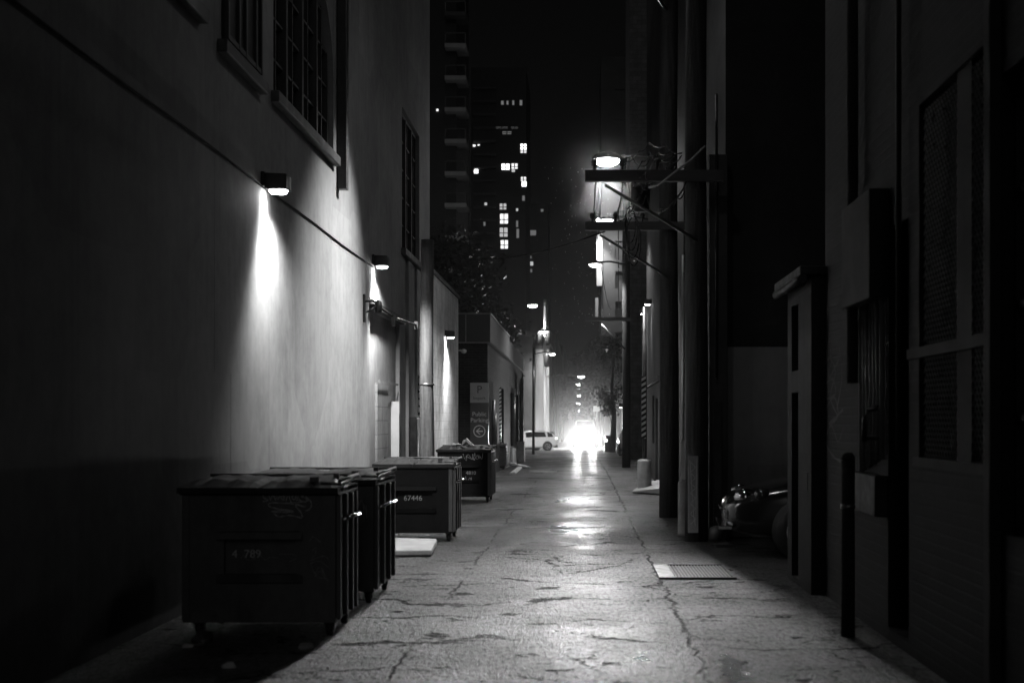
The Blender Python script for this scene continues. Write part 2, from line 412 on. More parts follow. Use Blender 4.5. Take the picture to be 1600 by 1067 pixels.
# u runs along +Y from Y0 ; holes (u0,u1,v0,v1,depth)
winA = (15.25, 18.95); winC = (26.2, 29.0)
pan = (22.2, 25.85)
holes = [(winA[0]-Y0, winA[1]-Y0, 5.12, 7.4, .22), (winC[0]-Y0, winC[1]-Y0, 4.78, 7.4, .22),
         (pan[0]-Y0, pan[1]-Y0, 0, 3.36, .07),
         (20.6-Y0, 24.2-Y0, 5.12+1.0, 6.15, .01)]
holes = holes[:3]
m.wall((WL, Y0, 0), (0,1,0), (0,0,1), (1,0,0), Y1-Y0, TOP, holes)
m.wall((WL, 12.8, 2.05), (0,1,0), (0,0,1), (1,0,0), Y0-12.8, TOP-2.05)
# underside and step faces of the overhanging corner, recessed near wall
m.face(((WL,12.8,2.05),(WL,Y0,2.05),(WL-.001,Y0,2.05),(WL-.001,12.8,2.05)))
m.face(((WL,12.8,2.05),(WL,12.8,TOP),(WL-.001,12.8,TOP),(WL-.001,12.8,2.05)))
m.face(((WL,Y0,0),(WL,Y0,2.05),(WL-.001,Y0,2.05),(WL-.001,Y0,0)))
m.wall((WL-.001, 1.0, 0), (0,1,0), (0,0,1), (1,0,0), Y0-1.0, TOP, [(9.4, 11.2, 5.15, 7.4, .2)])
m.face(((WL,Y1,0),(WL,Y1,TOP),(WL-9,Y1,TOP),(WL-9,Y1,0)))
m.face(((WL-.001,1,TOP),(WL,Y1,TOP),(WL-9,Y1,TOP),(WL-9,1,TOP)))
# arch spandrels of the big window, and of the far one
def spandrels(m, a, b, zs, zt, x0, x1):
    c = (a+b)/2; rw = (b-a)/2; pts = [(c + rw*math.cos(t), zs + (zt-zs)*math.sin(t)) for t in [k*PI/24 for k in range(25)]]
    right = pts[:13]; left = pts[12:]
    m.prism(right + [(b, zt+.001)], x0, x1); m.prism(left[::-1] + [(a, zt+.001)], x0, x1)
spandrels(m, winA[0], winA[1], 6.15, 7.4, WL-.2, WL-.002)
lbw = m.build('wall', 'stucco', lb)
# windows: frames with mullions and glazing bars, pane behind
def lwindow(parent, y0, y1, z0, z1, cols, rows, X, dmat='glassdark'):
    f = MB(); X0, X1 = X-.15, X-.07
    f.box(X0, X1, y0, y0+.07, z0, z1).box(X0, X1, y1-.07, y1, z0, z1)
    f.box(X0+.002, X1-.002, y0+.07, y1-.07, z0, z0+.07).box(X0+.002, X1-.002, y0+.07, y1-.07, z1-.07, z1)
    for i in range(1, cols):
        y = y0 + (y1-y0)*i/cols; w = .05 if i % 2 == 0 else .018
        f.box(X0+.004, X1-.004+(.03 if w > .03 else 0), y-w, y+w, z0+.07, z1-.07)
    for j in range(1, rows):
        z = z0 + (z1-z0)*j/rows
        f.box(X0+.008, X1-.012, y0+.07, y1-.07, z-.015, z+.015)
    w = f.build('window', 'frame', parent)
    MB().box(X-.19, X-.14, y0, y1, z0, z1).build('pane', dmat, w)
    return w
lwindow(lb, winA[0], winA[1], 5.12, 7.4, 8, 5, WL)
lwindow(lb, winC[0], winC[1], 4.78, 7.4, 6, 5, WL)
lwindow(lb, 10.42, 12.18, 5.15, 7.4, 4, 5, WL-.001)
# window 0: on the projecting wall, shallow surround with frames set on it
f = MB(); f.box(WL, WL+.03, 13.05, 14.5, 5.05, 8).build('window_surround', 'dark', lb)
f = MB()
for y in (13.08, 13.5, 13.78, 14.2, 14.44): f.box(WL+.03, WL+.06, y, y+.05, 5.12, 8)
for z in (5.12, 5.9, 6.7): f.box(WL+.032, WL+.055, 13.13, 14.44, z, z+.05)
f.build('window', 'frame', lb)
# sills
for y0, y1, z, xx in ((winA[0]-.12, winA[1]+.05, 5.0, WL), (winC[0]-.12, winC[1]+.12, 4.66, WL), (12.9, 14.62, 4.95, WL), (10.3, 12.3, 5.03, WL-.001)):
    s_ = MB(); s_.prism([(y0, z), (y1, z), (y1, z+.12), (y0, z+.12)], xx-.02, xx+.09); s_.build('sill', 'rust', lb, bevel=.01)
# square downpipe box ending above the lamps
m = MB(); m.box(WL, WL+.13, 19.2, 19.4, 4.74, TOP); m.build('boxed_downpipe', 'darksteel', lb, bevel=.01)
# shallow pilasters near the far end
m = MB(); m.box(WL-.01, WL+.06, 26.75, 27.25, 0, 4.62).box(WL-.01, WL+.05, 28.2, 28.85, 0, 4.62); m.build('pilaster', 'stucco', lb, bevel=.01)
# infilled doorway with a blockwork panel and the lit reveal put in as a white jamb
m = MB(); m.box(WL-.25, WL-.03, 23.25, 24.55, 0, 2.22); m.build('block_infill', 'blockfill', lb)
m = MB(); m.box(WL-.069, WL+.075, 25.2, 25.34, 0, 1.95); m.build('door_jamb', 'signwhite', lb, bevel=.005)
m = MB(); m.box(WL-.001, WL+.012, 23.2, 25.6, 2.24, 2.27); m.build('lintel', 'concrete', lb)
# steel lintel over the panel
m = MB(); m.prism([(22.15, 3.43), (25.95, 3.43), (25.95, 3.36), (22.15, 3.36)], WL-.01, WL+.10); m.box(WL+.001, WL+.012, 22.15, 25.95, 3.43, 3.52)
m.build('steel_canopy', 'darksteel', lb, bevel=.006)
# louvred vent: five hooded slots
m = MB(); 
for k in range(5):
    z = 1.78 + k*.145
    m.prism([(28.36, z), (28.62, z), (28.62, z+.1), (28.36, z+.1)], WL+.05, WL+.10)
m.build('louvre_vent', 'signwhite', lb, bevel=.01)
m = MB(); m.box(WL+.05, WL+.055, 28.3, 28.68, 1.74, 2.52); m.build('vent_back', 'dark', lb)
# meter cabinet
mc = thing('meter_cabinet', 'tall dark meter cabinet fixed low on the pale wall beside the utility pole', 'cabinet', (WL+.1, 27.0, .8))
MB().box(WL+.062, WL+.2, 26.85, 27.3, .72, 1.68).build('cabinet_body', 'darksteel', mc, bevel=.01)
MB().box(WL+.2, WL+.21, 26.88, 27.27, .76, 1.64).build('door', 'rust', mc)
# conduit along the wall
m = MB(); pts = [(WL+.012, 1.5 + k*1.0, 4.03 + .008*math.sin(k*1.3)) for k in range(22)]
m.tube(pts, .010, 6); tag(m.build('conduit', 'conduit'), 'thin dark cable running along the pale wall from lamp to lamp', 'cable')
# spotlight arm / bracket left of the canopy
br = thing('wall_bracket', 'swing arm bracket with stubby camera bolted to the wall by the steel canopy', 'bracket', (WL+.05, 21.6, 3.4))
MB().box(WL, WL+.03, 21.5, 21.62, 3.1, 3.52).build('mounting_plate', 'darksteel', br)
m = MB(); m.tube([(WL+.02,21.56,3.42),(WL+.12,21.7,3.44),(WL+.2,21.75,3.38)], .02).tube([(WL+.05,21.56,3.25),(WL+.2,21.75,3.38)], .014).tube([(WL+.18,21.8,3.36),(WL+.38,22.2,3.22)], .018)
m.build('arm', 'darksteel', br)
m = MB(); m.lathe((WL+.2,21.75,3.25), [(.0,0),(.05,0),(.06,.06),(.05,.17),(.02,.2)], 12); m.build('camera', 'darksteel', br)
m = MB(); m.box(WL+.34, WL+.40, 22.15, 22.22, 3.08, 3.3); m.tube([(WL+.42,22.3,3.21),(WL+.66,22.9,3.14)], .016).box(WL+.62, WL+.68, 22.85, 22.93, 3.08, 3.2)
m.build('arm_end', 'darksteel', br)

# wall lamps
def wall_lamp(x, y, z, w, h, power, label, side=1, bright='lens', ang=122, beam=.032):
    # box lamp, open at its lower face; side +1 stands off a left wall, -1 off a right wall
    r = thing('wall_lamp', label, 'wall lamp', (x, y, z), 'box lamps on the alley walls')
    m = MB(); x0, x1 = (x+.03*side, x+w*side); a, b = min(x0, x1), max(x0, x1)
    dy = .13
    m.hexa([(a, y-dy, z-h/2), (b, y-dy, z-h/2+.0), (b, y+dy, z-h/2), (a, y+dy, z-h/2)],
           [(a, y-dy, z+h/2), (b, y-dy, z+h/2-.01), (b, y+dy, z+h/2-.01), (a, y+dy, z+h/2)])
    m.build('housing', 'darksteel', r, bevel=.012)
    m = MB(); m.box(min(x, x+.04*side), max(x, x+.04*side), y-.16, y+.1, z-h*.35, z+h*.55); m.build('back_plate', 'darksteel', r, bevel=.01)
    m = MB(); m.lathe((x+side*w*.58, y, z-h/2-.035), [(.02,0),(w*.3,.008),(w*.38,.035)], 16); m.build('lens', bright, r, smooth=True)
    spot('lamp_light', (x+side*.34, y, z-h/2-.09), (x+side*.1, y+1.2, 0), power, ang, .8, .06, r)
    area('beam_light', (x+side*.15, y, z-h/2-.055), (x+side*.08, y, z-3), power*beam, .26, .26, 100, r)
    return r
wall_lamp(WL, 14.8, 4.08, .26, .17, 380, 'nearest and largest box lamp on the pale left wall, above the first dumpster')
wall_lamp(WL, 22.6, 4.14, .24, .17, 760, 'second box lamp along the pale left wall, above the steel canopy')
wall_lamp(WL, 34.6, 3.72, .22, .16, 480, 'small box lamp on the low white block wall beyond the wooden pole', ang=120)

# ================================================================ low white annex
an = thing('block_annex', 'low white painted block building between the stucco building and the parking sign', 'building', (WL-2, 34.6, 0))
m = MB(); m.wall((WL, Y1+.003, 0), (0,1,0), (0,0,1), (1,0,0), 38.2-Y1, 4.9)
m.face(((WL,38.2,0),(WL,38.2,4.9),(WL-8,38.2,4.9),(WL-8,38.2,0)))
m.face(((WL,Y1,4.9),(WL,38.2,4.9),(WL-8,38.2,4.9),(WL-8,Y1,4.9)))
m.build('wall', 'stucco_white', an)
m = MB(); m.box(WL-.2, WL+.04, Y1+.01, 38.24, 4.88, 4.97); m.build('coping', 'darksteel', an)
# small camera on the corner
cm = thing('security_camera', 'small pale dome camera on the corner of the white block wall', 'camera', (WL+.05, 38.3, 3.5))
MB().tube([(WL-.001,38.2,3.5),(WL+.1,38.3,3.5)], .02).build('bracket', 'steel', cm)
MB().lathe((WL+.14,38.3,3.42), [(.02,0),(.07,.03),(.08,.09),(.03,.12)], 12).build('camera_body', 'signwhite', cm)

# ================================================================ parking building
pb = thing('parking_building', 'low dark flat roofed building behind the parking sign', 'building', (-5, 50, 0))
PX = -2.65
m = MB(); m.wall((-14, 40.3, -.3), (1,0,0), (0,0,1), (0,-1,0), 14+PX, 4.13, [(4.2, 8.2, .3, 3.0, .25)]); m.wall((PX, 40.3, -.3), (0,1,0), (0,0,1), (1,0,0), 23.7, 4.13, [(6, 8.4, .3, 3, .2), (13, 15.5, .3, 3, .2), (18, 20, .3, 3, .2)])
m.face(((-14,40.3,3.83),(PX,40.3,3.83),(PX,64,3.83),(-14,64,3.83)))
m.build('wall', 'bricky', pb)
m = MB(); m.box(-14, PX+.08, 40.22, 40.34, 3.84, 4.62).box(PX-.04, PX+.08, 40.34, 51, 3.84, 4.62).box(PX-.04, PX+.06, 51.2, 64, 3.84, 4.5); m.build('fascia', 'far', pb, bevel=.01)
m = MB(); m.box(-14, PX+.10, 40.19, 40.35, 4.62, 4.66).box(-14, PX+.10, 40.19, 40.215, 3.8, 3.84).box(wx(728,40.2)-.02, wx(728,40.2)+.01, 40.19, 40.218, 3.84, 4.62).box(PX-.06, PX+.10, 40.35, 51, 4.62, 4.66); m.build('trim', 'concrete', pb)
m = MB(); m.box(PX-.9, PX+.04, 63.99, 64.5, -.2, 3.8); m.build('end_pier', 'dark', pb)
# conduits on the building's side
for i, (px, y0_, y1_, Y) in enumerate(((771.5, 625, 700, 42.2), (776.5, 645, 700, 43.0), (799.5, 607, 700, 55.5), (813.5, 598, 690, 62.5))):
    m = MB(); m.tube([(PX+.06, Y, wz(y1_, Y)), (PX+.06, Y, wz(y0_, Y))], .05, 8)
    tag(m.build('vertical_conduit', 'steel'), ['first pale conduit on the dark wall right of the parking sign', 'shorter second pale conduit on the dark wall right of the parking sign', 'pale conduit halfway along the dark parking building', 'last pale conduit at the far corner of the dark parking building'][i], 'conduit')
m = MB(); m.box(PX+.09, PX+.14, 44.6, 44.7, wz(690,44.6), wz(604,44.6)); tag(m.build('striped_corner_guard', 'stripes'), 'thin hazard striped guard on the dark parking building past the conduits', 'guard')
bl = thing('kerb_block', 'dark concrete block at the far corner of the parking building', 'block', (wx(810,60), 60.5, gz(60)))
m = MB(); m.box(wx(804,60), wx(819,60), 60, 61.0, gz(60)-.2, wz(690,60)); m.build('block', 'concrete', bl, bevel=.03)
m = MB(); m.tube([(wx(815,60), 60.3, wz(690,60)), (wx(815,60), 60.3, wz(590,60))], .06, 8); m.build('post', 'steel', bl)
m = MB(); m.box(PX-.1, PX+.05, 54.0, 58.0, gz(55)-.2, .62); tag(m.build('low_wall', 'concrete'), 'low pale wall stub against the far part of the parking building', 'low wall')

# sign
ps = thing('parking_sign', 'tall parking sign with white logo panel and a left arrow in a circle', 'sign', (wx(749,40), 40.1, 0))
SY = 40.0
sx0, sx1 = wx(734.5,SY), wx(763.5,SY)
MB().box(sx0, sx1, SY, SY+.08, 0.2, wz(629,SY)-.002).build('lower_panel', 'signdark', ps, bevel=.005)
MB().box(sx0, sx1, SY, SY+.08, wz(629,SY), wz(598,SY)).build('logo_panel', 'signwhite', ps, bevel=.005)
scx = (sx0+sx1)/2
text('logo_letter', 'P', .30, 'signdark', ps, (scx, SY-.004, wz(609,SY)))
text('company_name', 'Impark', .125, 'signdark', ps, (scx, SY-.004, wz(622,SY)))
text('lettering', 'Public', .17, 'signwhite', ps, (scx, SY-.004, wz(647,SY)))
text('lettering', 'Parking', .17, 'signwhite', ps, (scx, SY-.004, wz(656.5,SY)))
m = MB(); zc = wz(673.5,SY); n = 28
for k in range(n):
    a, b = k*2*PI/n, (k+1)*2*PI/n
    m.face([(scx+r_*math.cos(q), SY-.004, zc+r_*math.sin(q)) for r_, q in ((.17,a),(.17,b),(.145,b),(.145,a))])
for q in (((-.10,0),(0,.09),(.035,.09),(-.045,.018),(.10,.018),(.10,-.018),(-.045,-.018),(.035,-.09),(0,-.09)),):
    m.face([(scx+a, SY-.004, zc+b) for a, b in q])
m.build('arrow_symbol', 'signwhite', ps)
MB().box(sx0+.05, sx0+.12, SY+.08, SY+.3, 2.2, 2.28).build('bracket', 'darksteel', ps); MB().box(sx1-.12, sx1-.05, SY+.08, SY+.3, 2.2, 2.28).build('bracket', 'darksteel', ps)
MB().box(sx0+.05, sx1-.05, SY+.02, SY+.06, 0, .2).build('base', 'darksteel', ps)

# ================================================================ dumpsters
def scribble(seed, x0, x1, z0, z1, n, y, w, m):
    rr = random.Random(seed); x = x0; pts = []
    for k in range(n):
        t = k/(n-1)
        pts.append((x0+(x1-x0)*t + rr.uniform(-.03,.03), (z0 if k % 2 else z1) + rr.uniform(-.3,.3)*(z1-z0)))
    m.ribbon(pts, w, y)
def dumpster(name_label, xr, y0, wd, ln, top, number=None, tag_seed=0, paint='dumpster', lidopen=False, numdx=0, hb=.115, lid_parts=2, clutter=0, numsize=.1, nummat='palepaint'):
    # xr: right (alley) side, y0: near face
    xl = xr - wd; y1 = y0 + ln
    r = thing('dumpster', name_label, 'dumpster', ((xl+xr)/2, (y0+y1)/2, 0), 'steel dumpsters along the left wall')
    m = MB()
    zt = top - .09
    # near face with the recessed fork pocket
    pu0, pu1, pv0, pv1 = wd*.27, wd*.74, (zt-hb)*.36, (zt-hb)*.62
    m.wall((xl, y0, hb), (1,0,0), (0,0,1), (0,-1,0), wd, zt-hb, [(pu0, pu1, pv0, pv1, .05)])
    m.wall((xr, y0, hb), (0,1,0), (0,0,1), (1,0,0), ln, zt-hb)
    m.wall((xl, y0, hb), (0,1,0), (0,0,1), (-1,0,0), ln, zt-hb)
    m.wall((xl, y1, hb), (1,0,0), (0,0,1), (0,1,0), wd, zt-hb)
    m.face(((xl,y0,hb),(xr,y0,hb),(xr,y1,hb),(xl,y1,hb))); m.face(((xl,y0,zt-.02),(xr,y0,zt-.02),(xr,y1,zt-.02),(xl,y1,zt-.02)))
    bmesh.ops.remove_doubles(m.bm, verts=m.bm.verts, dist=1e-4)
    m.build('body', paint, r)
    # pocket lips, rim, corner posts and vertical ribs on the alley side
    m = MB()
    m.hexa([(xl+pu0-.05, y0-.045, hb+pv1), (xl+pu1+.05, y0-.045, hb+pv1), (xl+pu1+.02, y0-.002, hb+pv1), (xl+pu0-.02, y0-.002, hb+pv1)],
           [(xl+pu0-.05, y0-.025, hb+pv1+.05), (xl+pu1+.05, y0-.025, hb+pv1+.05), (xl+pu1+.02, y0-.002, hb+pv1+.06), (xl+pu0-.02, y0-.002, hb+pv1+.06)])
    m.hexa([(xl+pu0-.05, y0-.025, hb+pv0-.06), (xl+pu1+.05, y0-.025, hb+pv0-.06), (xl+pu1+.02, y0-.002, hb+pv0-.07), (xl+pu0-.02, y0-.002, hb+pv0-.07)],
           [(xl+pu0-.05, y0-.045, hb+pv0), (xl+pu1+.05, y0-.045, hb+pv0), (xl+pu1+.02, y0-.002, hb+pv0), (xl+pu0-.02, y0-.002, hb+pv0)])
    m.build('fork_pocket', paint, r)
    m = MB()
    m.box(xl-.02, xr+.025, y0-.025, y0+.03, zt-.055, zt+.0).box(xl-.02, xr+.025, y1-.03, y1+.025, zt-.055, zt)
    m.box(xr-.02, xr+.025, y0+.032, y1-.032, zt-.055, zt).box(xl-.02, xl+.02, y0+.032, y1-.032, zt-.055, zt)
    m.build('rim', 'darksteel', r, bevel=.008)
    for k, yy in enumerate((y0+.01, y0+ln*.36, y0+ln*.68, y1-.07)):
        MB().box(xr+.001, xr+.035, yy, yy+.055, hb+.02, zt-.06).build('rib', 'dumpster2', r, bevel=.006)
    MB().box(xr-.05, xr+.0, y0-.012, y0-.001, hb+.02, zt-.058).build('corner_strip', 'dumpster2', r); MB().box(xl-.002, xl+.05, y0-.012, y0-.001, hb+.02, zt-.058).build('corner_strip', paint, r)
    # side fork sleeve handle
    m = MB(); m.tube([(xr+.03, y0+.1, top-.34), (xr+.09, y0+.14, top-.31), (xr+.09, y0+ln*.62, top-.31), (xr+.03, y0+ln*.66, top-.34)], .016); m.build('handle', 'chrome', r)
    # lids
    for k in range(lid_parts):
        a = xl - .03 + (wd+.07)*k/lid_parts; b = xl - .03 + (wd+.07)*(k+1)/lid_parts - .015
        m = MB(); nx, ny = 10, 5; th = .03
        grid = []
        for j in range(ny+1):
            row = []
            for i in range(nx+1):
                u, v = i/nx, j/ny
                z = top - .085 + .035*math.sin(PI*u)**.5*(1) + .012*math.sin(PI*v) + .01*math.sin(u*23+k*2+y0) * math.sin(v*7)
                if i in (0, nx) or j in (0, ny): z = top - .09
                z += .03 * v
                row.append((a+(b-a)*u, y0-.05+(ln+.08)*v, z))
            grid.append(row)
        for j in range(ny):
            for i in range(nx):
                m.face((grid[j][i], grid[j][i+1], grid[j+1][i+1], grid[j+1][i]))
        bmesh.ops.remove_doubles(m.bm, verts=m.bm.verts, dist=1e-4)
        for q in (0,):
            rim = [grid[0][i] for i in range(nx+1)]
        m.box(a, b, y0-.052, y0-.03, top-.13, top-.088)
        m.box(b-.022, b, y0-.028, y0+ln+.03, top-.125, top-.09) if k == lid_parts-1 else None
        m.build('lid', 'lid', r)
    # hinge bar and clasp bits at the alley end
    m = MB(); m.tube([(xl-.02, y1+.02, top-.03), (xr+.04, y1+.02, top-.03)], .014, 6).tube([(xr+.03, y0-.02, top-.04), (xr+.03, y1+.02, top-.02)], .012, 6)
    m.tube([(xr-.10, y0-.06, top-.055), (xr+.05, y0-.05, top-.06)], .012, 6).tube([(xr+.05, y0-.03, top-.10), (xr+.05, y0+.22, top-.085)], .012, 6)
    m.box(xr-.2, xr-.14, y0+.05, y0+.10, top-.05, top-.015).box(xr-.09, xr-.05, y0+ln*.5, y0+ln*.5+.05, top-.05, top-.0)
    m.build('lid_hinge', 'rust', r)
    # casters
    for sx, sy in ((0,0),(1,0),(0,1),(1,1)):
        cx = xl+.1 if sx == 0 else xr-.06; cy = y0+.12 if sy == 0 else y1-.1
        m = MB(); m.box(cx-.04, cx+.04, cy-.05, cy+.05, .095, hb); m.box(cx-.032, cx-.026, cy-.03, cy+.03, .05, .1).box(cx+.026, cx+.032, cy-.03, cy+.03, .05, .1); w = m.build('caster', 'darksteel', r)
        m = MB(); m.lathe((cx-.022, cy, .065), [(.02,0),(.06,.002),(.065,.022),(.06,.042),(.02,.044)], 16, 'x'); m.build('wheel', 'rubber', w)
    if number:
        text('number_marking', number, numsize, nummat, r, (xl+(pu0+pu1)/2+numdx, y0+.046 , hb+pv0+(pv1-pv0)*.55))
    return r, xl, xr, y0, y1
d1, xl, xr, y0, y1 = dumpster('nearest and biggest dumpster, scratched and tagged, number 4 789 in its recess', wx(524.5,10.5), 10.5, 1.13, .85, 1.20, '4  789', numsize=.085, numdx=-.11)
m = MB()
def gp(px, py): return (wx(px,10.5), wz(py,10.5))
T = [[(409,771),(416,768),(411,776),(419,781),(411,783)],[(420,770),(423,781),(427,771),(430,781),(434,769)],[(434,781),(441,768),(444,781),(438,776),(446,775)],
     [(447,782),(452,767),(458,770),(452,775),(456,786)],[(457,771),(463,767),(461,780),(456,776),(466,768)],[(464,782),(469,767),(472,776),(477,766),(479,781)],
     [(480,768),(473,776),(482,778),(477,784),(467,780)],[(486,756),(489,760),(487,767)],
     [(476,783),(447,786),(424,785),(420,790),(432,794),(458,798),(450,800),(429,800),(436,807),(452,804)],[(424,799),(440,797),(458,800)],[(455,787),(466,788),(478,792),(462,789),(470,800),(473,808)],
     [(478,776),(486,784),(485,794),(477,798)],[(440,806),(455,805),(472,809)]]
for s_ in T: m.ribbon([gp(*q) for q in s_], .0045, y0-.003)
m.build('graffiti_tag', 'palepaint', d1)
m = MB()
for s_ in ([(484,845),(490,838),(502,848)],[(488,860),(494,855),(492,866),(486,872)],[(485,880),(500,876),(515,888)],[(486,882),(492,895),(500,885),(512,905)],[(492,900),(500,892),(508,902),(498,902)],[(503,893),(508,903),(516,908)],[(486,875),(505,868),(514,874)]):
    m.ribbon([gp(*q) for q in s_], .0035, y0-.003)
for s_ in ([(374,873),(380,865),(392,864),(396,873),(384,875),(378,868)],[(405,868),(412,875),(420,871),(432,872)],[(434,867),(448,866),(458,867),(462,872),(450,878)]):
    m.ribbon([(a, b) for a, b in [gp(*q) for q in s_]], .003, y0+.044)
m.build('scratches', 'faint', d1)
d2, xl, xr, y0, y1 = dumpster('scuffed dumpster wedged directly behind the nearest one, pale streaks down its side', wx(584,12.4), 12.4, 1.15, 1.2, 1.18, None, paint='dumpster2')
m = MB(); scribble(5, xr-.22, xr-.04, .75, .9, 9, y0-.003, .004, m); m.build('graffiti_tag', 'faint', d2)
d3, xl, xr, y0, y1 = dumpster('middle dumpster beside the concrete slab, numbered 67446', wx(707,18.9), 18.9, 1.03, 1.0, 1.12, '67446', numsize=.1, numdx=-.02, paint='dumpster3', nummat='faint')
d4, xl, xr, y0, y1 = dumpster('farthest of the four big dumpsters, papers lying on its lid, number 4810', wx(766,28), 28.0, 1.04, 1.25, 1.13, '4810', numsize=.10, paint='dumpster3', numdx=.13, nummat='faint')
m = MB(); 
for a, b, c, d_, n_, sd in ((-.52,-.16,.86,.96,15,3),(-.5,-.2,.84,.9,9,4),(-.6,-.35,.38,.5,9,6)):
    scribble(sd, xr+a, xr+b, c, d_, n_, y0-.004, .007, m)
m.build('graffiti_tag', 'faint', d4)
d5, *_ = dumpster('small low bin past the big dumpsters, beside the parking building', wx(789,47), 47.0, .6, 1.0, .88, None, lid_parts=1)
# papers and bags lying on the lids
def rubbish(label, x, y, z, s, seed, mat='paper'):
    rr = random.Random(seed); m = MB(); bmesh.ops.create_icosphere(m.bm, subdivisions=2, radius=1)
    for v in m.bm.verts:
        k = .6 + .55*rr.random(); v.co = Vector((v.co.x*s[0]*k, v.co.y*s[1]*k, max(v.co.z, -.4)*s[2]*k))
        v.co += Vector((x, y, z + s[2]*.3))
    return tag(m.build('litter', mat, loc=(x, y, z)), label, 'litter', 'scraps of litter')
rubbish('crumpled white paper bag on the farthest big dumpster lid', wx(728,28.5), 28.5, 1.12, (.09,.09,.09), 2)
m = MB(); m.prism([(wx(720,28.3),1.13),(wx(728.5,28.3),1.26),(wx(740,28.3),1.12),(wx(735,28.3),1.12),(wx(728,28.3),1.2),(wx(723,28.3),1.13)], 28.3, 28.5, 'y'); tag(m.build('cardboard_flap', 'paper'), 'folded pale cardboard sticking up from the farthest big dumpster', 'cardboard')
rubbish('flattened pale wrapper on the left end of the farthest dumpster lid', wx(712,28.5), 28.5, 1.11, (.12,.1,.04), 4)
rubbish('pale scrap of paper on the ground left in front of the nearest dumpster', wx(293,10.1), 10.1, 0, (.045,.05,.02), 5)
rubbish('folded paper scrap at the bottom of the photo, below the nearest dumpster', wx(358,9.25), 9.25, 0, (.05,.04,.03), 6)
rubbish('round pale blob of soggy paper in front of the nearest dumpster', wx(478,10.0), 10.0, 0, (.07,.06,.045), 7, 'concrete')
rubbish('tiny pale crumb of litter on the asphalt right of the soggy paper', wx(512,9.2), 9.2, 0, (.012,.012,.015), 8)
rubbish('larger dim bag slumped before the left end of the nearest dumpster', wx(316,10.2), 10.2, 0.02, (.08,.07,.08), 9, 'rust')
# slab between dumpsters
sb = MB(); zz = .1
sb.hexa([(wx(595,17.0),16.7,.01),(wx(676,16.9),16.8,.01),(wx(683,18.2),18.2,.01),(wx(600,18.4),18.4,.01)], [(wx(595,17.0),16.7,.085),(wx(676,16.9),16.8,.085),(wx(683,18.2),18.2,.1),(wx(600,18.4),18.4,.1)])
tag(sb.build('concrete_slab', 'concrete', bevel=.02), 'pale worn slab lying on the asphalt behind the second dumpster', 'slab')
# pale kerb pieces on the ground past the far dumpster
for i, (a, b) in enumerate((((787,722),(826,731)), ((812,731),(801,740)), ((830,737),(868,738)))):
    Ya, Yb = 3555/(a[1]-658), 3555/(b[1]-658)
    m = MB(); pa = Vector((wx(a[0],Ya), Ya, .02)); pb_ = Vector((wx(b[0],Yb), Yb, .02)); d = (pb_-pa).normalized(); q = Vector((-d.y, d.x, 0))*.09
    m.hexa([pa-q-Vector((0,0,.02)), pb_-q-Vector((0,0,.02)), pb_+q-Vector((0,0,.02)), pa+q-Vector((0,0,.02))], [pa-q*.7+Vector((0,0,.03)), pb_-q*.7+Vector((0,0,.03)), pb_+q*.7+Vector((0,0,.03)), pa+q*.7+Vector((0,0,.03))])
    tag(m.build('wood_strip', 'paper'), ['long pale strip of wood on the ground beside the small bin', 'short pale strip lying at an angle near the small bin', 'thin pale strip flat across the middle of the alley'][i], 'wood strip')

# ================================================================ utility poles
def pole(label, x, y, r, z1, z0=0.0, mat='wood_dark', name='utility_pole'):
    rt = thing(name, label, 'pole', (x, y, z0), 'wooden utility poles')
    m = MB(); m.tube([(x + .01*math.sin(k), y, z0 - .1 + (z1-z0+.1)*k/8) for k in range(9)], r, 20, r*.86); m.build('shaft', mat, rt)
    return rt
p0 = pole('stubby wooden pole with a cut off top in front of the pale left wall', wx(667,24), 24, .125, wz(375,24), mat='wood')
MB().lathe((wx(667,24),24,wz(602,24)), [(.12,0),(.128,.0),(.128,.03),(.12,.03)], 20).build('steel_band', 'steel', p0)
p1 = pole('farthest wooden pole on the right, standing before the pale set back wall', wx(978.5,50.8), 50.8, .15, 11)
p2 = pole('middle wooden pole on the right, behind the short bollard', wx(1045,23.7), 23.7, .165, 9.5)
p3 = pole('nearest thick wooden pole on the right, with a graffiti board on its foot', wx(1088,19), 19, .155, 9.0)
m = MB(); m.tube([(wx(1088,19),19,8.3),(.9,17,8.55),(.2,14.7,8.5)], .03, 8); m.build('added_lamp_arm', 'darksteel', p3)  # unseen lamp above the frame, added to brighten the near road
m = MB(); m.lathe((.2,14.5,8.35), [(.28,0),(.3,.03),(.2,.12),(.02,.16)], 16); m.build('lamp_head', 'darksteel', p3)
m = MB(); m.lathe((.2,14.5,8.27), [(.03,0),(.2,.03),(.26,.08)], 16); m.build('lens', 'lens_mid', p3)
spot('lamp_light', (.2,14.5,8.2), (.25,14.5,0), 300, 66, .9, .15, p3)
def crossarm(rt, px0, px1, Y, py, poleX, armh, bx, by):
    z = wz(py, Y); m = MB(); m.box(wx(px0,Y), poleX+.35, Y-.24, Y-.14, z-armh/2, z+armh/2); m.build('crossarm', 'beam', rt, bevel=.008)
    m = MB(); m.tube([(wx(bx,Y), Y-.25, wz(by,Y)), (poleX, Y-.17, z-.85)], .022, 6); m.build('brace', 'rust', rt)
    for k in (.12, .5, .95):
        m = MB(); m.lathe((wx(px0,Y)+k, Y-.19, z+armh/2), [(.015,0),(.015,.05),(.045,.06),(.03,.09),(.045,.1),(.028,.15)], 10); m.build('insulator', 'darksteel', rt)
crossarm(p3, 914, 1035, 19, 279, wx(1088,19), .15, 945, 294)
crossarm(p2, 914, 1035, 23.7, 356, wx(1045,23.7), .14, 937, 370)
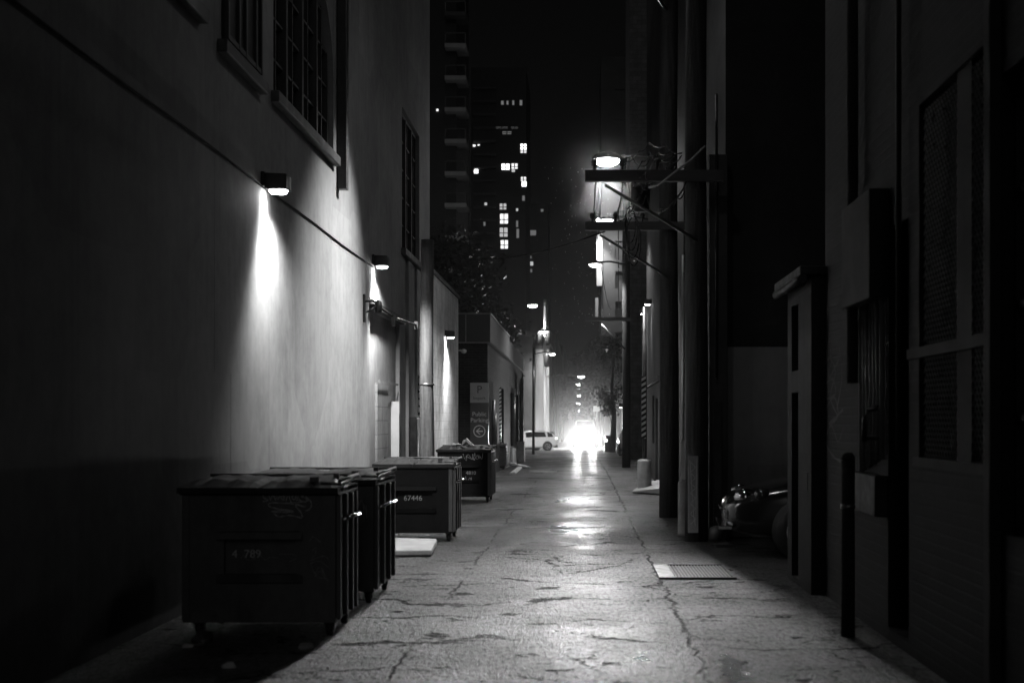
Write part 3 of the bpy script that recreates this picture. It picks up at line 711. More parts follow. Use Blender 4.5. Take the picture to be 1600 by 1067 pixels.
m = MB(); m.box(wx(915,50), wx(985,50), 50.5, 50.6, wz(497,50)-.07, wz(497,50)+.07); m.build('crossarm', 'beam', p1)
m = MB(); m.tube([(wx(940,50),50.5,wz(505,50)),(wx(978,50),50.6,wz(545,50))], .03, 5); m.build('brace', 'steel', p1)
m = MB(); m.tube([(wx(1045,23.7),23.7,8.4),(.9,22.2,8.6),(.15,20.7,8.5)], .03, 8); m.build('added_lamp_arm', 'darksteel', p2)  # second unseen lamp, added to wash the left wall with light
m = MB(); m.lathe((.15,20.5,8.38), [(.28,0),(.3,.03),(.2,.12),(.02,.16)], 16); m.build('lamp_head', 'darksteel', p2)
m = MB(); m.lathe((.15,20.5,8.3), [(.03,0),(.2,.03),(.26,.08)], 16); m.build('lens', 'lens_mid', p2)
spot('lamp_light', (.15,20.5,8.2), (WL-.1,18.6,-.3), 4600, 62, .9, .15, p2)
# cable coil and hanging gear by the second crossarm
m = MB()
for i in range(4):
    cxx = wx(985+i*2,22.5); zc = wz(350+i*8,22.5); rr_ = .17+.02*i
    m.tube([(cxx + .5*rr_*math.cos(a), 22.6+.05*i, zc + 1.7*rr_*math.sin(a)) for a in [k*2*PI/18 for k in range(19)]], .009, 5)
m.tube([(wx(990,22.5), 22.5, wz(280,22.5)), (wx(988,22.5), 22.5, wz(320,22.5))], .03, 6)
tag(m.build('cable_coil', 'wire'), 'hanging loops of black cable between the two crossarms', 'cable coil')
m = MB(); m.lathe((wx(1000,19.5), 19.3, wz(335,19.5)), [(.05,0),(.12,.03),(.13,.3),(.10,.36),(.03,.4)], 14); m.build('transformer', 'darksteel', p3)
def catenary(name, label, a, b, sag, r=.012, mat='wire', n=14, grp='overhead cables'):
    a, b = Vector(a), Vector(b); m = MB()
    m.tube([a.lerp(b, k/n) - Vector((0,0,sag*4*(k/n)*(1-k/n))) for k in range(n+1)], r, 6)
    return tag(m.build(name, 'conduit'), label, 'cable', grp)
Yc = 17.5
m = MB(); m.tube([(wx(px,Yc), Yc + dz, wz(py,Yc)) for px, py, dz in ((1016,287,.3),(1026,286.5,.2),(1036,282.5,.1),(1048,274,0),(1062,263,0),(1080,250,0),(1092,238,0),(1102,228,0))], .013, 8)
tag(m.build('overhead_cable', 'wire_grey'), 'glossy black cable rising from the nearest crossarm to the upper right', 'cable')
m = MB(); m.tube([(wx(px,Yc), Yc, wz(py,Yc)) for px, py in ((1030,326),(1045,324),(1056,312),(1066,298),(1072,284))], .011, 6)
tag(m.build('cable_loop', 'wire'), 'short drooping cable loop right of the nearest crossarm', 'cable')
catenary('overhead_cable', 'thin sagging cable crossing the alley below the second crossarm', (wx(945,23.5), 23.5, wz(362,23.5)), (-6, 60, 9.0), .5)
zA = wz(272,19)
rr = random.Random(21)
m = MB()
for k in range(9):
    p0x, p0z = wx(1060, 19) + rr.uniform(-.1,.1), 4.85 + rr.uniform(-.25, .35)
    q = [(p0x, 18.8, p0z)]
    for j in range(5): q.append((q[-1][0] - rr.uniform(.05,.22), 18.8 + rr.uniform(-.15,.5)*(j+1)*.6, q[-1][2] + rr.uniform(-.22,.12)))
    cv = []
    for a_, b_ in zip(q, q[1:]):
        for u in (0,.33,.66): cv.append(Vector(a_).lerp(Vector(b_), u) - Vector((0,0,.05*math.sin(u*PI))))
    m.tube(cv, .009, 5)
tag(m.build('wire_tangle', 'wire'), 'messy tangle of loose black wires around the nearest crossarm', 'wires')
for i, (dx, lab) in enumerate(((.15,'left wire running back from the nearest crossarm end'), (.55,'middle wire running back between the two crossarms'))):
    catenary('overhead_wire', lab, (wx(914,19)+dx, 18.85, zA+.2), (wx(914,23.7)+dx, 23.5, wz(350,23.7)+.2), .08, .008)
    catenary('overhead_wire', lab.replace('nearest crossarm end', 'second crossarm toward the far poles').replace('between the two crossarms', 'from the second crossarm to the farthest right pole'), (wx(914,23.7)+dx, 23.5, wz(350,23.7)+.2), (1.0+dx*.6, 50.5, 5.6), .5, .008)

# ---------------------------------------------------------------- street lamps
def street_lamp(label, px, py, Y, poleX, power, bright='lens', base=None, hs=.3, ang=135, arm=True, polemat='darksteel', own_pole=True, aim=None, tilt=0, z0=None, ground_light=True, top=None):
    X, Z = wx(px, Y), wz(py, Y); b = gz(Y) if z0 is None else z0
    r = thing('street_lamp', label, 'street lamp', (poleX, Y, b), 'street lamps along the alley')
    if own_pole:
        m = MB(); m.tube([(poleX, Y, b-.1), (poleX, Y, (Z+.35) if top is None else top)], .09, 10, .06); m.build('lamp_post', polemat, r)
    m = MB(); m.tube([(poleX, Y, Z-.02), (poleX+(X-poleX)*.5, Y, Z+.10), (X+(.2 if poleX > X else -.2)*hs/.3, Y, Z+.08)], .03, 8); m.build('arm', polemat, r)
    m = MB(); m.lathe((X, Y, Z), [(hs*.95, 0), (hs, .02), (hs*.85, hs*.3), (hs*.35, hs*.5), (.02, hs*.52)], 18)
    m.build('lamp_head', 'darksteel', r, smooth=True)
    m = MB(); m.lathe((X, Y, Z-hs*.42), [(hs*.1, 0), (hs*.5, hs*.06), (hs*.78, hs*.22), (hs*.85, hs*.4)], 18); m.build('lens', bright, r, smooth=True)
    if power: spot('lamp_light', (X, Y, Z-hs*.5), (X, Y-.3, 0), power, ang, .5, .12, r)
    if aim: spot('lamp_light', (X, Y-.05, Z-hs*.5), aim[0], aim[1], aim[2], 1, .5, r)
    return r
street_lamp('brightest street lamp, hanging above the nearest crossarm', 948, 250, 32, 2.2, 2500, 'lens', hs=.34, ang=100, aim=((.1, 11, 0), 6300, 17))
street_lamp('street lamp on a slim arm from the farthest right pole', 930, 413, 50.5, wx(978,50.5), 1400, 'lens_mid', hs=.26, own_pole=False)
street_lamp('street lamp peeping over the second crossarm', 948, 344, 42, 2.3, 500, 'lens_mid', hs=.22)
# tall pale pole at the left past the crossing, three lamps
pp = pole('tall pale utility pole standing by the white building past the crossing', wx(851.5,108), 108, .13, wz(468,108), gz(108), 'cream')
for i, (a, b, c) in enumerate(((851,475,832),(848,520,850))):
    pass
m = MB(); m.box(wx(838,107.7), wx(866,107.7), 107.7, 107.8, wz(552,107.7)-.1, wz(552,107.7)+.1); m.build('crossarm', 'steel', pp)
for q, (a, b) in enumerate(((845,527),(857,527),(855,563))):
    m = MB(); m.lathe((wx(a,107.6), 107.6, wz(b,107.6)-.5), [(.15,0),(.22,.08),(.22,.85),(.1,1.0)], 12); m.build('transformer', 'rust', pp)
street_lamp('left street lamp at the top of the tall pale pole', 832, 477, 107, wx(851,107), 500, 'lens_far', hs=.42, aim=((wx(845,112), 112, 1), 5000, 80), own_pole=False)
street_lamp('street lamp clamped halfway up the tall pale pole', 849, 518, 104, wx(851,104), 400, 'lens_far', hs=.32, aim=((wx(851,108),108,0), 3000, 60), own_pole=False)
street_lamp('small street lamp on an arm from a dark post before the white building', 863, 553, 82, wx(833.5,82), 300, 'lens_far', hs=.2, aim=((wx(838,97), 98, 0), 9000, 50))
street_lamp('lamp at the end of the long arm over the middle of the alley', 908, 588, 109.5, wx(852,109.5), 500, 'lens_far', hs=.3, own_pole=False)
dist = [(905,600),(905,607),(904.5,617),(904,630),(902,641)]
for i, (a, b) in enumerate(dist):
    Y = 13910/(675.8-b)
    street_lamp(['first', 'second', 'third', 'fourth', 'smallest and last'][i] + ' of the tiny lamps receding over the far alley', a, b, Y, -2.9 if i % 2 == 0 else 2.9, 300 if i < 2 else 0, 'lens_far', hs=.26+.001*Y)

# ================================================================ right side, from near to far
# near brick building (wall at x = 2.25)
WR = 2.25
def Yr(px): return WR*F/(px-CX)
nb = thing('brick_building', 'dark brick building at the right edge, with caged and glass block windows', 'building', (WR+2, 8, 0))
m = MB()
a0 = 1.0; b0 = 13.1
# u axis along -Y so that the normal faces the alley
hl = [(Yr(1552)-a0, Yr(1436)-a0, 1.32, 3.7, .25), (6.2-a0, Yr(1566)-a0, 1.0, 3.45, .16), (Yr(1420)-a0, Yr(1388)-a0, .1, 3.0, .22)]
m.wall((WR, a0, 0), (0,1,0), (0,0,1), (-1,0,0), b0-a0, 12.0, hl)
m.face(((WR,b0,0),(WR,b0,12),(WR+8,b0,12),(WR+8,b0,0)))
m.build('wall', 'brick', nb)
# caged window: pane, centre column, bar, diamond mesh
m = MB(); m.box(WR+.2, WR+.24, Yr(1550), Yr(1438), 1.34, 3.68); m.build('pane', 'dark', nb)
m = MB(); m.box(WR+.02, WR+.14, Yr(1513), Yr(1490), .0, 3.7); m.build('column', 'dark', nb)
m = MB(); m.box(WR-.02, WR+.06, Yr(1552), Yr(1420), 2.02, 2.09).box(WR-.02, WR+.05, Yr(1552), Yr(1430), 1.30, 1.36); m.build('cage_bar', 'dark', nb)
m = MB(); yA, yB, zA_, zB_ = Yr(1550), Yr(1438), 1.36, 3.66
st = .07; n = int((yB-yA+zB_-zA_)/st)
for k in range(-int((zB_-zA_)/st), int((yB-yA)/st)+1):
    for sgn in (1, -1):
        # line y = yA + k*st + t, z = zA_ + t (or mirrored)
        t0 = max(0, -k*st); t1 = min(zB_-zA_, yB-yA-k*st)
        if t1 <= t0: continue
        ya, yb = yA+k*st+t0, yA+k*st+t1
        za, zb = zA_+t0, zA_+t1
        if sgn < 0: ya, yb = yA+yB-ya, yA+yB-yb
        m.tube([(WR+.03+.004*sgn, ya, za), (WR+.03+.004*sgn, yb, zb)], .004, 3, caps=False)
m.build('wire_mesh', 'steel', nb)
# glass blocks
gf = MB(); gy0, gy1 = 6.24, Yr(1568)
for z in (1.02, 1.62, 2.22, 2.82, 3.40): gf.box(WR+.06, WR+.16, gy0, gy1, z-.02, z+.02)
for k in range(3): y = gy0 + (gy1-gy0)*k/2; gf.box(WR+.062, WR+.158, y-.02, y+.02, 1.0, 3.44)
wn = gf.build('window', 'darksteel', nb)
m = MB()
nbk = 8
for j in range(16):
    for i in range(nbk):
        y = gy0+.03 + (gy1-gy0-.06)*i/nbk; z = 1.06 + j*.146; m.box(WR+.09, WR+.15, y, y+(gy1-gy0-.06)/nbk-.012, z, z+.13)
m.build('glass_blocks', 'glassblock', wn, bevel=.01)
m = MB(); m.box(WR-.06, WR+.02, Yr(1564), Yr(1553), 0, 6); m.build('pilaster', 'dark', nb, bevel=.01)
# pipes
def vpipe(px, w, z0, z1, label, mat='darksteel', Xoff=.06, cat='pipe', name='drainpipe'):
    Y = (WR-Xoff)*F/(px-CX); m = MB(); m.tube([(WR-Xoff, Y, z0), (WR-Xoff, Y, z1)], w/2*Y/F, 12)
    rt = tag(m.build(name, mat, loc=(WR-Xoff, Y, 0)), label, cat); return rt
vpipe(1332, 18, 1.9, 12, 'thick grey pipe climbing the near right wall above the graffiti', 'stucco_dim', .09)
vpipe(1404, 9, 1.4, 12, 'black pipe climbing the near right wall beside the cable bundle', 'darksteel', .06)
bd = thing('steel_bollard', 'tall pale steel pipe bollard at the near right wall below the graffiti', 'bollard', (wx(1325,10.6), 10.6, 0), 'bollards on the right side')
MB().tube([(wx(1325,10.6),10.6,0),(wx(1325,10.6),10.6,1.31)], .052, 16).lathe((wx(1325,10.6),10.6,1.31), [(.053,0),(.05,.03),(.03,.055),(.004,.06)], 16).build('post', 'wood_dark', bd, smooth=False)
MB().lathe((wx(1325,10.6),10.6,.95), [(.05,0),(.056,0),(.056,.035),(.05,.035)], 16).build('band', 'steel', bd)
# cable bundle under a dark meter box
cbn = thing('cable_bundle', 'bundle of pale vertical cables dropping from a dark box on the near right wall', 'cables', (WR, 10.9, 1.2))
for k in range(7):
    y = Yr(1352)+ (Yr(1384)-Yr(1352))*k/6
    m = MB(); m.tube([(WR-.03-.006*(k%2), y, 1.2+.02*k), (WR-.03, y+.01*math.sin(k), 1.8), (WR-.03-.006*(k%3), y, 2.55)], .022, 7); m.build('cable', 'wire_grey', cbn)
m = MB(); m.box(WR-.15, WR, Yr(1390), Yr(1344), 2.5, 3.3); m.build('junction_box', 'dark', cbn, bevel=.01)
m = MB(); m.box(WR-.1, WR, Yr(1388), Yr(1346), .9, 1.2); m.build('lower_box', 'darksteel', cbn, bevel=.01)
hp = MB(); Yh = 10.6
hp.tube([(wx(1350,Yh),Yh,wz(690,Yh)),(wx(1350,Yh),Yh,wz(655,Yh)),(wx(1356,Yh),Yh,wz(641,Yh)),(wx(1372,Yh),Yh,wz(637,Yh)),(wx(1395,Yh),Yh,wz(638,Yh))], .02, 8).tube([(wx(1352,Yh),Yh,wz(684,Yh)),(wx(1392,Yh),Yh,wz(684,Yh))], .016, 8)
tag(hp.build('pipe_hoop', 'darksteel'), 'black curved pipe hoop crossing the pale cable bundle', 'pipe')
# graffiti
m = MB()
def gq(px, py): Y = Yr(px); return (Y, wz(py, Y))
for s_ in ([(1288,548),(1286,570),(1300,556),(1296,590),(1312,560)],[(1290,600),(1302,592),(1306,615),(1292,622),(1289,604)],[(1290,640),(1304,620),(1310,650),(1296,662),(1318,640)],[(1292,680),(1300,664),(1310,690),(1318,668)],[(1289,690),(1302,712),(1316,722)],[(1296,556),(1306,580),(1298,620),(1310,650)],[(1312,540),(1316,590),(1308,640)]):
    m.ribbon([gq(*q) for q in s_], .022, WR-.004, plane='x')
m.build('graffiti_tag', 'blackpaint', nb)

# small shed-like block with a door (x 1228..1285)
sh = thing('rendered_lean_to', 'low rendered block with a dark doorway beside the parked black car', 'building', (2.6, 13.8, 0))
SX = 2.12
m = MB(); m.wall((SX, 13.103, 0), (0,1,0), (0,0,1), (-1,0,0), 1.5, 2.93, [(.78, 1.22, 0.05, wz(613,14), .3), (.78, 1.22, 2.1, 2.75, .12)])
m.face(((SX,14.603,0),(SX,14.603,2.93),(SX+4,14.603,2.93),(SX+4,14.603,0))); m.face(((SX,13.103,2.93),(SX,14.603,2.93),(SX+4,14.603,2.93),(SX+4,13.103,2.93))); m.face(((SX,13.103,0),(SX,13.103,2.93),(SX+.2,13.103,2.93),(SX+.2,13.103,0)))
m.build('wall', 'stucco_dim', sh)
m = MB(); m.box(SX+.27, SX+.299, 13.89, 14.31, .06, wz(615,14)); m.build('door', 'dark', sh)
m = MB(); m.box(SX-.12, SX+3, 13.0, 14.72, 2.94, 3.02); m.build('roof', 'darksteel', sh, bevel=.01)
m = MB(); m.tube([(SX-.1,13,2.9),(SX-.1,14.7,2.9)], .045, 8); m.build('gutter', 'darksteel', sh)
m = MB(); m.box(SX-.005, SX+.001, 13.3, 13.6, .95, 1.12); m.build('faded_panel', 'dark', sh)

# building with the nook, wall facing the viewer at y=19.5, alley wall x=1.98
nk = thing('grey_building', 'tall grey building behind the parked black car, lit patch painted low', 'building', (4, 30, 0))
WX = 1.98
m = MB(); m.wall((WX, 19.5, 0), (1,0,0), (0,0,1), (0,-1,0), 7, 15)
m.wall((WX, 19.5, 0), (0,1,0), (0,0,1), (-1,0,0), 23.5, 15, [(17.2, 18.4, .05, 2.2, .2), (19.0, 20.0, 1.0, 2.3, .15), (10.5, 12, .05, 2.3, .2), (4, 8, 4.5, 6.5, .2), (12, 16, 4.5, 6.5, .2)])
m.face(((WX,43,0),(WX,43,15),(9,43,15),(9,43,0))); m.face(((WX,19.5,15),(9,19.5,15),(9,43,15),(WX,43,15)))
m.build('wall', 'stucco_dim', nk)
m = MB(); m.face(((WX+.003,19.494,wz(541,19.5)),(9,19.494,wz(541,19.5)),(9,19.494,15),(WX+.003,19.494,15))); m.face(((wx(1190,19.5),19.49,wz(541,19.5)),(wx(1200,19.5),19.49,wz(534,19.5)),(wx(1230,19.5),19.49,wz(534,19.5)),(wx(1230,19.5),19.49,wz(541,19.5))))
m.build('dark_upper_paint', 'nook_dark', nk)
m = MB(); m.face(((WX+.003,19.495,.02),(5,19.495,.02),(5,19.495,wz(541,19.5)-.01),(WX+.003,19.495,wz(541,19.5)-.01))); m.build('painted_lit_patch', 'nook_lit', nk)  # lit lower part of the nook wall, put into the colour of a paler sheet
# pillar with dark slot in front of its corner
m = MB(); m.box(wx(1108,19.2), WX-.002, 19.2, 19.7, 0, 5.2); m.build('corner_pillar', 'stucco_dim', nk, bevel=.01)
m = MB(); m.box(wx(1115,19.19), wx(1128,19.19), 19.17, 19.2, wz(832,19.2), wz(628,19.2)); m.build('slot_cover', 'darksteel', nk, bevel=.005)
m = MB(); m.tube([(wx(1120,19.1),19.15,wz(590,19.1)),(wx(1120,19.1),19.15,6)], .02, 6); m.build('conduit', 'darksteel', nk)
vents = MB(); vents.lathe((wx(1119,18.9), 18.95, .02), [(.10,0),(.10,.12),(.07,.17),(.02,.19)], 12)
tag(vents.build('pipe_stub', 'rust'), 'squat rounded pipe stub at the foot of the grey pillar', 'pipe')
wall_lamp(WX, 40.0, 4.95, .2, .14, 60, 'nearer of two tiny lamps high on the right wall past the poles', -1, 'lens_mid', ang=110)
wall_lamp(WX, 42.8, 4.9, .2, .14, 80, 'farther of two tiny lamps high on the right wall past the poles', -1, 'lens_mid', ang=110)
m = MB(); m.box(WX-.08, WX-.002, 35.5, 35.7, 2.6, 2.75).tube([(WX-.05,35.5,2.6),(WX-.5,35.0,2.35)], .03, 6); m.build('wall_bracket', 'darksteel', nk)

# tall dark blocks above, further back (upper right)
ub = thing('upper_block', 'very dark tall block rising over the near right wall', 'building', (10, 14, 0))
m = MB(); m.box(4.6, 12, 14.8, 19.3, 0, 14); m.build('wall', 'dark', ub)

# bollards, guards and boards
def bollard(label, x0p, x1p, topp, Y, mat='concrete'):
    x = wx((x0p+x1p)/2, Y); r = (x1p-x0p)/2*Y/F; zt = wz(topp, Y)
    rt = thing('bollard', label, 'bollard', (x, Y, 0), 'bollards on the right side')
    m = MB(); m.lathe((x,Y,0), [(r*1.02,0),(r,.05),(r,zt-.04),(r*.9,zt),(r*.2,zt+.02)], 20); m.build('concrete_post', mat, rt)
    return rt, x, r, zt
b1, bx1, br1, bz1 = bollard('fat concrete bollard under the brightly striped guard', 996, 1018, 718, 32)
m = MB(); m.tube([(bx1, 32, bz1), (bx1, 32, wz(480,32))], .055, 10); tag(m.build('riser_pipe', 'darksteel', loc=(bx1,32,bz1)), 'dark riser pipe standing on the fat concrete bollard', 'pipe')
m = MB(); m.box(bx1-.07, bx1+.03, 31.90, 31.93, wz(685,32), wz(588,32)); tag(m.build('striped_guard', 'stripes', loc=(bx1,31.9,1.6)), 'brightly lit black and white striped guard strapped to the far riser pipe', 'guard')
b2, bx2, br2, bz2 = bollard('slim concrete bollard beside the graffiti board on the near pole', 1059, 1076, 752, 19.9)
m = MB(); m.tube([(bx2, 19.9, bz2), (bx2, 19.9, wz(400,20))], .022, 8); tag(m.build('riser_pipe', 'steel', loc=(bx2,19.9,bz2)), 'thin steel riser pipe standing on the slim concrete bollard', 'pipe')
m = MB(); m.box(bx2+.035, bx2+.09, 19.82, 19.85, wz(695,20), wz(545,20)); tag(m.build('striped_guard', 'stripes', loc=(bx2+.05,19.83,1.6)), 'dim narrow striped guard beside the nearest right pole', 'guard')
m = MB(); m.box(bx2-.035, bx2+.025, 19.84, 19.862, wz(748,20), wz(688,20)); tag(m.build('pale_marker', 'signwhite', loc=(bx2,19.8,1)), 'pale vertical marker strip above the slim concrete bollard', 'marker')
gb = thing('graffiti_board', 'pale narrow board with looping graffiti strapped to the nearest right pole', 'board', (wx(1082,18.8), 18.8, 0))
MB().box(wx(1075,18.8), wx(1091,18.8), 18.78, 18.82, wz(832,18.8), wz(712,18.8)).build('board', 'concrete', gb, bevel=.004)
m = MB(); scribble(11, wx(1078,18.8), wx(1088,18.8), wz(820,18.8), wz(722,18.8), 3, 18.776, .008, m)
m.ribbon([(wx(1079+ (7 if k%2 else 0),18.8), wz(722+k*8,18.8)) for k in range(13)], .007, 18.776); m.build('graffiti_tag', 'signwhite', gb)
m = MB(); Yp = 33
m.hexa([(wx(984,33.2),31.6,.02),(wx(1034,31),30.6,.03),(wx(1036,33),33,.12),(wx(1000,34),33.2,.1)],[(wx(984,33.2),31.6,.05),(wx(1034,31),30.6,.17),(wx(1036,33),33,.26),(wx(1000,34),33.2,.15)])
tag(m.build('ramp_plate', 'concrete', bevel=.01), 'tilted wedge shaped plate lying beside the fat concrete bollard', 'plate')

# drain grate
gr = thing('drain_grate', 'rectangular steel drain grate set into the asphalt on the right', 'drain grate', (1.2, 15, 0))
gx0, gx1, gy0, gy1 = wx(1030,14.45), wx(1150,14.45), 14.4, 15.75
m = MB()
m.box(gx0, gx1, gy0, gy0+.04, .004, .022).box(gx0, gx1, gy1-.04, gy1, .004, .022).box(gx0, gx0+.16, gy0+.042, gy1-.042, .004, .020).box(gx1-.03, gx1, gy0+.042, gy1-.042, .004, .02); m.build('frame', 'darksteel', gr)
MB().face(((gx0,gy0,.003),(gx1,gy0,.003),(gx1,gy1,.003),(gx0,gy1,.003)))
m = MB(); m.box(gx0+.16, gx1-.03, gy0+.04, gy1-.04, .002, .004); m.build('sump', 'blackpaint', gr)
m = MB(); nb_ = 17
for k in range(nb_):
    x = gx0+.18 + (gx1-gx0-.23)*k/(nb_-1); m.box(x-.010, x+.010, gy0+.04, gy1-.04, .004, .014)
m.build('bars', 'concrete', gr, bevel=.004)

# ================================================================ cars
def car(label, kind, paint, loc, rz, name='parked_car', L_=4.3):
    r = thing(name, label, 'car' if kind != 'van' else 'van', (0,0,0))
    # stations: x, half-width low, half-width belt, z bottom, z belt, half-width roof, z roof
    if kind == 'hatch':
        S = [(-2.15,.72,.70,.38,.80,.60,.86),(-2.08,.84,.82,.28,.95,.66,1.08),(-1.85,.88,.87,.22,.98,.64,1.36),(-1.3,.89,.88,.2,.97,.63,1.47),(-.3,.9,.89,.18,.95,.64,1.5),(.35,.9,.89,.18,.93,.62,1.44),(1.05,.89,.87,.2,.90,.70,1.0),(1.7,.87,.82,.22,.80,.62,.88),(2.05,.78,.72,.28,.68,.5,.74),(2.15,.6,.55,.36,.58,.4,.62)]
    elif kind == 'sedan':
        S = [(-2.3,.7,.68,.4,.84,.6,.88),(-2.2,.84,.8,.28,.95,.68,.99),(-1.6,.9,.87,.22,.97,.66,1.03),(-1.0,.9,.88,.2,.95,.6,1.38),(-.2,.9,.88,.18,.93,.62,1.43),(.4,.9,.88,.18,.92,.6,1.38),(1.1,.9,.87,.2,.88,.72,.97),(1.8,.88,.83,.22,.80,.66,.87),(2.2,.8,.75,.28,.68,.55,.75),(2.32,.62,.58,.36,.56,.4,.62)]
    else:
        S = [(-2.6,.85,.85,.4,1.1,.78,2.15),(-2.5,.95,.94,.3,1.1,.8,2.28),(0,.96,.95,.25,1.12,.82,2.3),(.9,.96,.95,.25,1.1,.8,2.24),(1.55,.95,.93,.25,1.08,.8,1.25),(2.2,.9,.86,.28,.95,.7,1.02),(2.45,.78,.74,.35,.7,.6,.85)]
    m = MB(); rings = []
    for x, wl, wb, zb, zbt, wr, zr in S:
        pr = [(0,zb),(wl*.85,zb),(wl,zb+.12),(wb*1.01,(zb+zbt)/2+.05),(wb,zbt),(wr,zr-.05),(wr*.8,zr),(0,zr+.02)]
        full = pr + [(-y,z) for y, z in pr[-2:0:-1]]
        rings.append([m.bm.verts.new((x,y,z)) for y, z in full])
    n = len(rings[0])
    for a, b in zip(rings, rings[1:]):
        for k in range(n): m.bm.faces.new((a[k],a[(k+1)%n],b[(k+1)%n],b[k]))
    m.bm.faces.new(rings[0]); m.bm.faces.new(rings[-1])
    m.build('body', paint, r, smooth=True, sub=2)
    def glass(i, j, inset=.1):
        a, b = S[i], S[j]
        for sy in (1,-1):
            m = MB(); q = []
            for (st, t) in ((a,.1),(b,.1),(b,.86),(a,.86)):
                y = st[2]+(st[5]-st[2])*t; z = st[4]+(st[6]-.05-st[4])*t; q.append([st[0], (y+.012)*sy, z])
            q[0][0]+=.06; q[3][0]+=.1; q[1][0]-=.06; q[2][0]-=.1
            m.face(q); m.build('side_window', 'glassdark', r)
    def screen(i, j, t0=.1, t1=.9, nm='windscreen', off=.03):
        a, b = S[i], S[j]; m = MB(); s = 1 if b[0] < a[0] else -1
        P = lambda t, w: (a[0]+(b[0]-a[0])*t + s*off, w*((a[5]*1.0)+(b[5]-a[5])*t), a[6]+(b[6]-a[6])*t+off)
        m.face((P(t0,-.9),P(t0,.9),P(t1,.86),P(t1,-.86))); m.build(nm, 'glassdark', r)
    if kind == 'hatch': glass(3,4); glass(4,5); glass(2,3); screen(6,5); screen(1,2,.15,.95,'rear_window')
    elif kind == 'sedan': glass(3,4); glass(4,5); screen(6,5); screen(2,3,.1,.9,'rear_window')
    else: glass(2,3); screen(4,3)
    xf, xb = (1.38,-1.32) if kind != 'van' else (1.6,-1.6)
    for x in (xf, xb):
        for sy in (1,-1):
            hw = .90 if kind != 'van' else .96
            m = MB(); m.lathe((x, sy*(hw-.02)-.0, .33), [(.0,-.02),(.37,-.02),(.37,.012),(.0,.012)], 24, 'y'); m.build('wheel_arch', 'rubber', r)
            m = MB(); m.lathe((x, sy*(hw-.07), .32), [(.19,-.09),(.3,-.095),(.325,-.06),(.325,.06),(.3,.095),(.19,.09)], 28, 'y'); w = m.build('wheel', 'rubber', r, smooth=False)
            m = MB(); m.lathe((x, sy*(hw+.0), .32), [(.03,-.01),(.205,-.01),(.205,.03),(.17,.03),(.17,.01),(.03,.02)], 20, 'y')
            for k in range(5):
                a = k*2*PI/5; m.tube([(x, sy*(hw+.02), .32), (x+.19*math.cos(a), sy*(hw+.02), .32+.19*math.sin(a))], .025, 5)
            m.build('rim', 'steel', w)
    return r, S
# white car poking out of the crossing, tail towards the alley
r, S = car('white hatchback poking out from behind the dark building at the crossing', 'hatch', 'whitepaint', None, 0)
for sy in (1,-1):
    m = MB(); m.box(-2.13,-1.95, sy*.80-.12, sy*.80+.09, .82, .98); m.build('tail_lamp', 'tail', r, bevel=.02)
m = MB(); m.box(-2.19,-2.14,-.25,.25,.62,.74); m.build('number_plate', 'signwhite', r)
m = MB(); m.box(-2.18,-1.9,-.8,.8,.24,.40); m.build('rear_bumper', 'darksteel', r, bevel=.03)
place(r, (wx(868,97)-2.15, 98, gz(98)), PI+R(28))
r.scale = (1, 1, .94)
# dark car with its nose in the alley, right nook
r2, S = car('glossy black car nosing out of the nook behind the low rendered block', 'sedan', 'blackcar', None, 0)
for sy in (1,-1):
    m = MB(); m.lathe((2.06, sy*.62, .70), [(.02,-.12),(.11,-.1),(.12,.02),(.06,.1),(.01,.12)], 16, 'x'); hl_ = m.build('headlight', 'chrome', r2, smooth=True)
    m = MB(); m.lathe((1.86, sy*.72, .73), [(.02,-.1),(.09,-.08),(.09,.05),(.02,.1)], 14, 'x'); m.build('indicator_lamp', 'glassdark', hl_, smooth=True)
m = MB(); m.box(2.2,2.36,-.75,.75,.33,.38).box(2.25,2.34,-.4,.4,.55,.58); m.build('bumper_trim', 'chrome', r2, bevel=.01)
m = MB(); m.tube([(1.0,-.6,1.0),(.6,-.2,1.06)], .012, 5).tube([(1.0,.0,1.03),(.55,.4,1.08)], .012, 5); m.build('wiper', 'darksteel', r2)
place(r2, (4.02, 17.25, 0), PI - R(4))
# oncoming van with its headlights on
r3, S = car('oncoming pale van with dazzling headlights in the middle of the alley', 'van', 'whitepaint', None, 0, 'oncoming_van')
for sy in (1,-1):
    m = MB(); m.lathe((2.38, sy*.62, .78), [(.02,-.06),(.08,-.05),(.11,.02),(.08,.06),(.01,.08)], 18, 'x'); hh = m.build('headlight', 'headl', r3, smooth=True)
m = MB(); m.box(2.46,2.5,-.5,.5,.42,.62); m.build('grille', 'darksteel', r3)
VY = 116.0; vx = wx(914, VY)
place(r3, (vx, VY+2.45, gz(VY)), -PI/2)
for sy in (-1,1):
    spot('headlight_beam', (vx+sy*.62, VY-.35, gz(VY)+.8), (vx+sy*.3, VY-60, gz(VY)+.35), 10000, 80, 1.0, .09, None)
# pale car half hidden behind the far right pole
r4, S = car('pale parked car almost hidden behind the farthest right pole', 'hatch', 'whitepaint', None, 0)
m = MB(); m.lathe((2.02,.6,.68), [(.02,-.06),(.12,-.03),(.12,.04),(.02,.08)], 12, 'x'); m.build('headlight', 'dim_lens', r4, smooth=True)
m = MB(); m.lathe((2.02,-.6,.68), [(.02,-.06),(.12,-.03),(.12,.04),(.02,.08)], 12, 'x'); m.build('headlight', 'chrome', r4, smooth=True)
place(r4, (wx(966,76)+.95, 78.3, gz(77)), -PI/2)

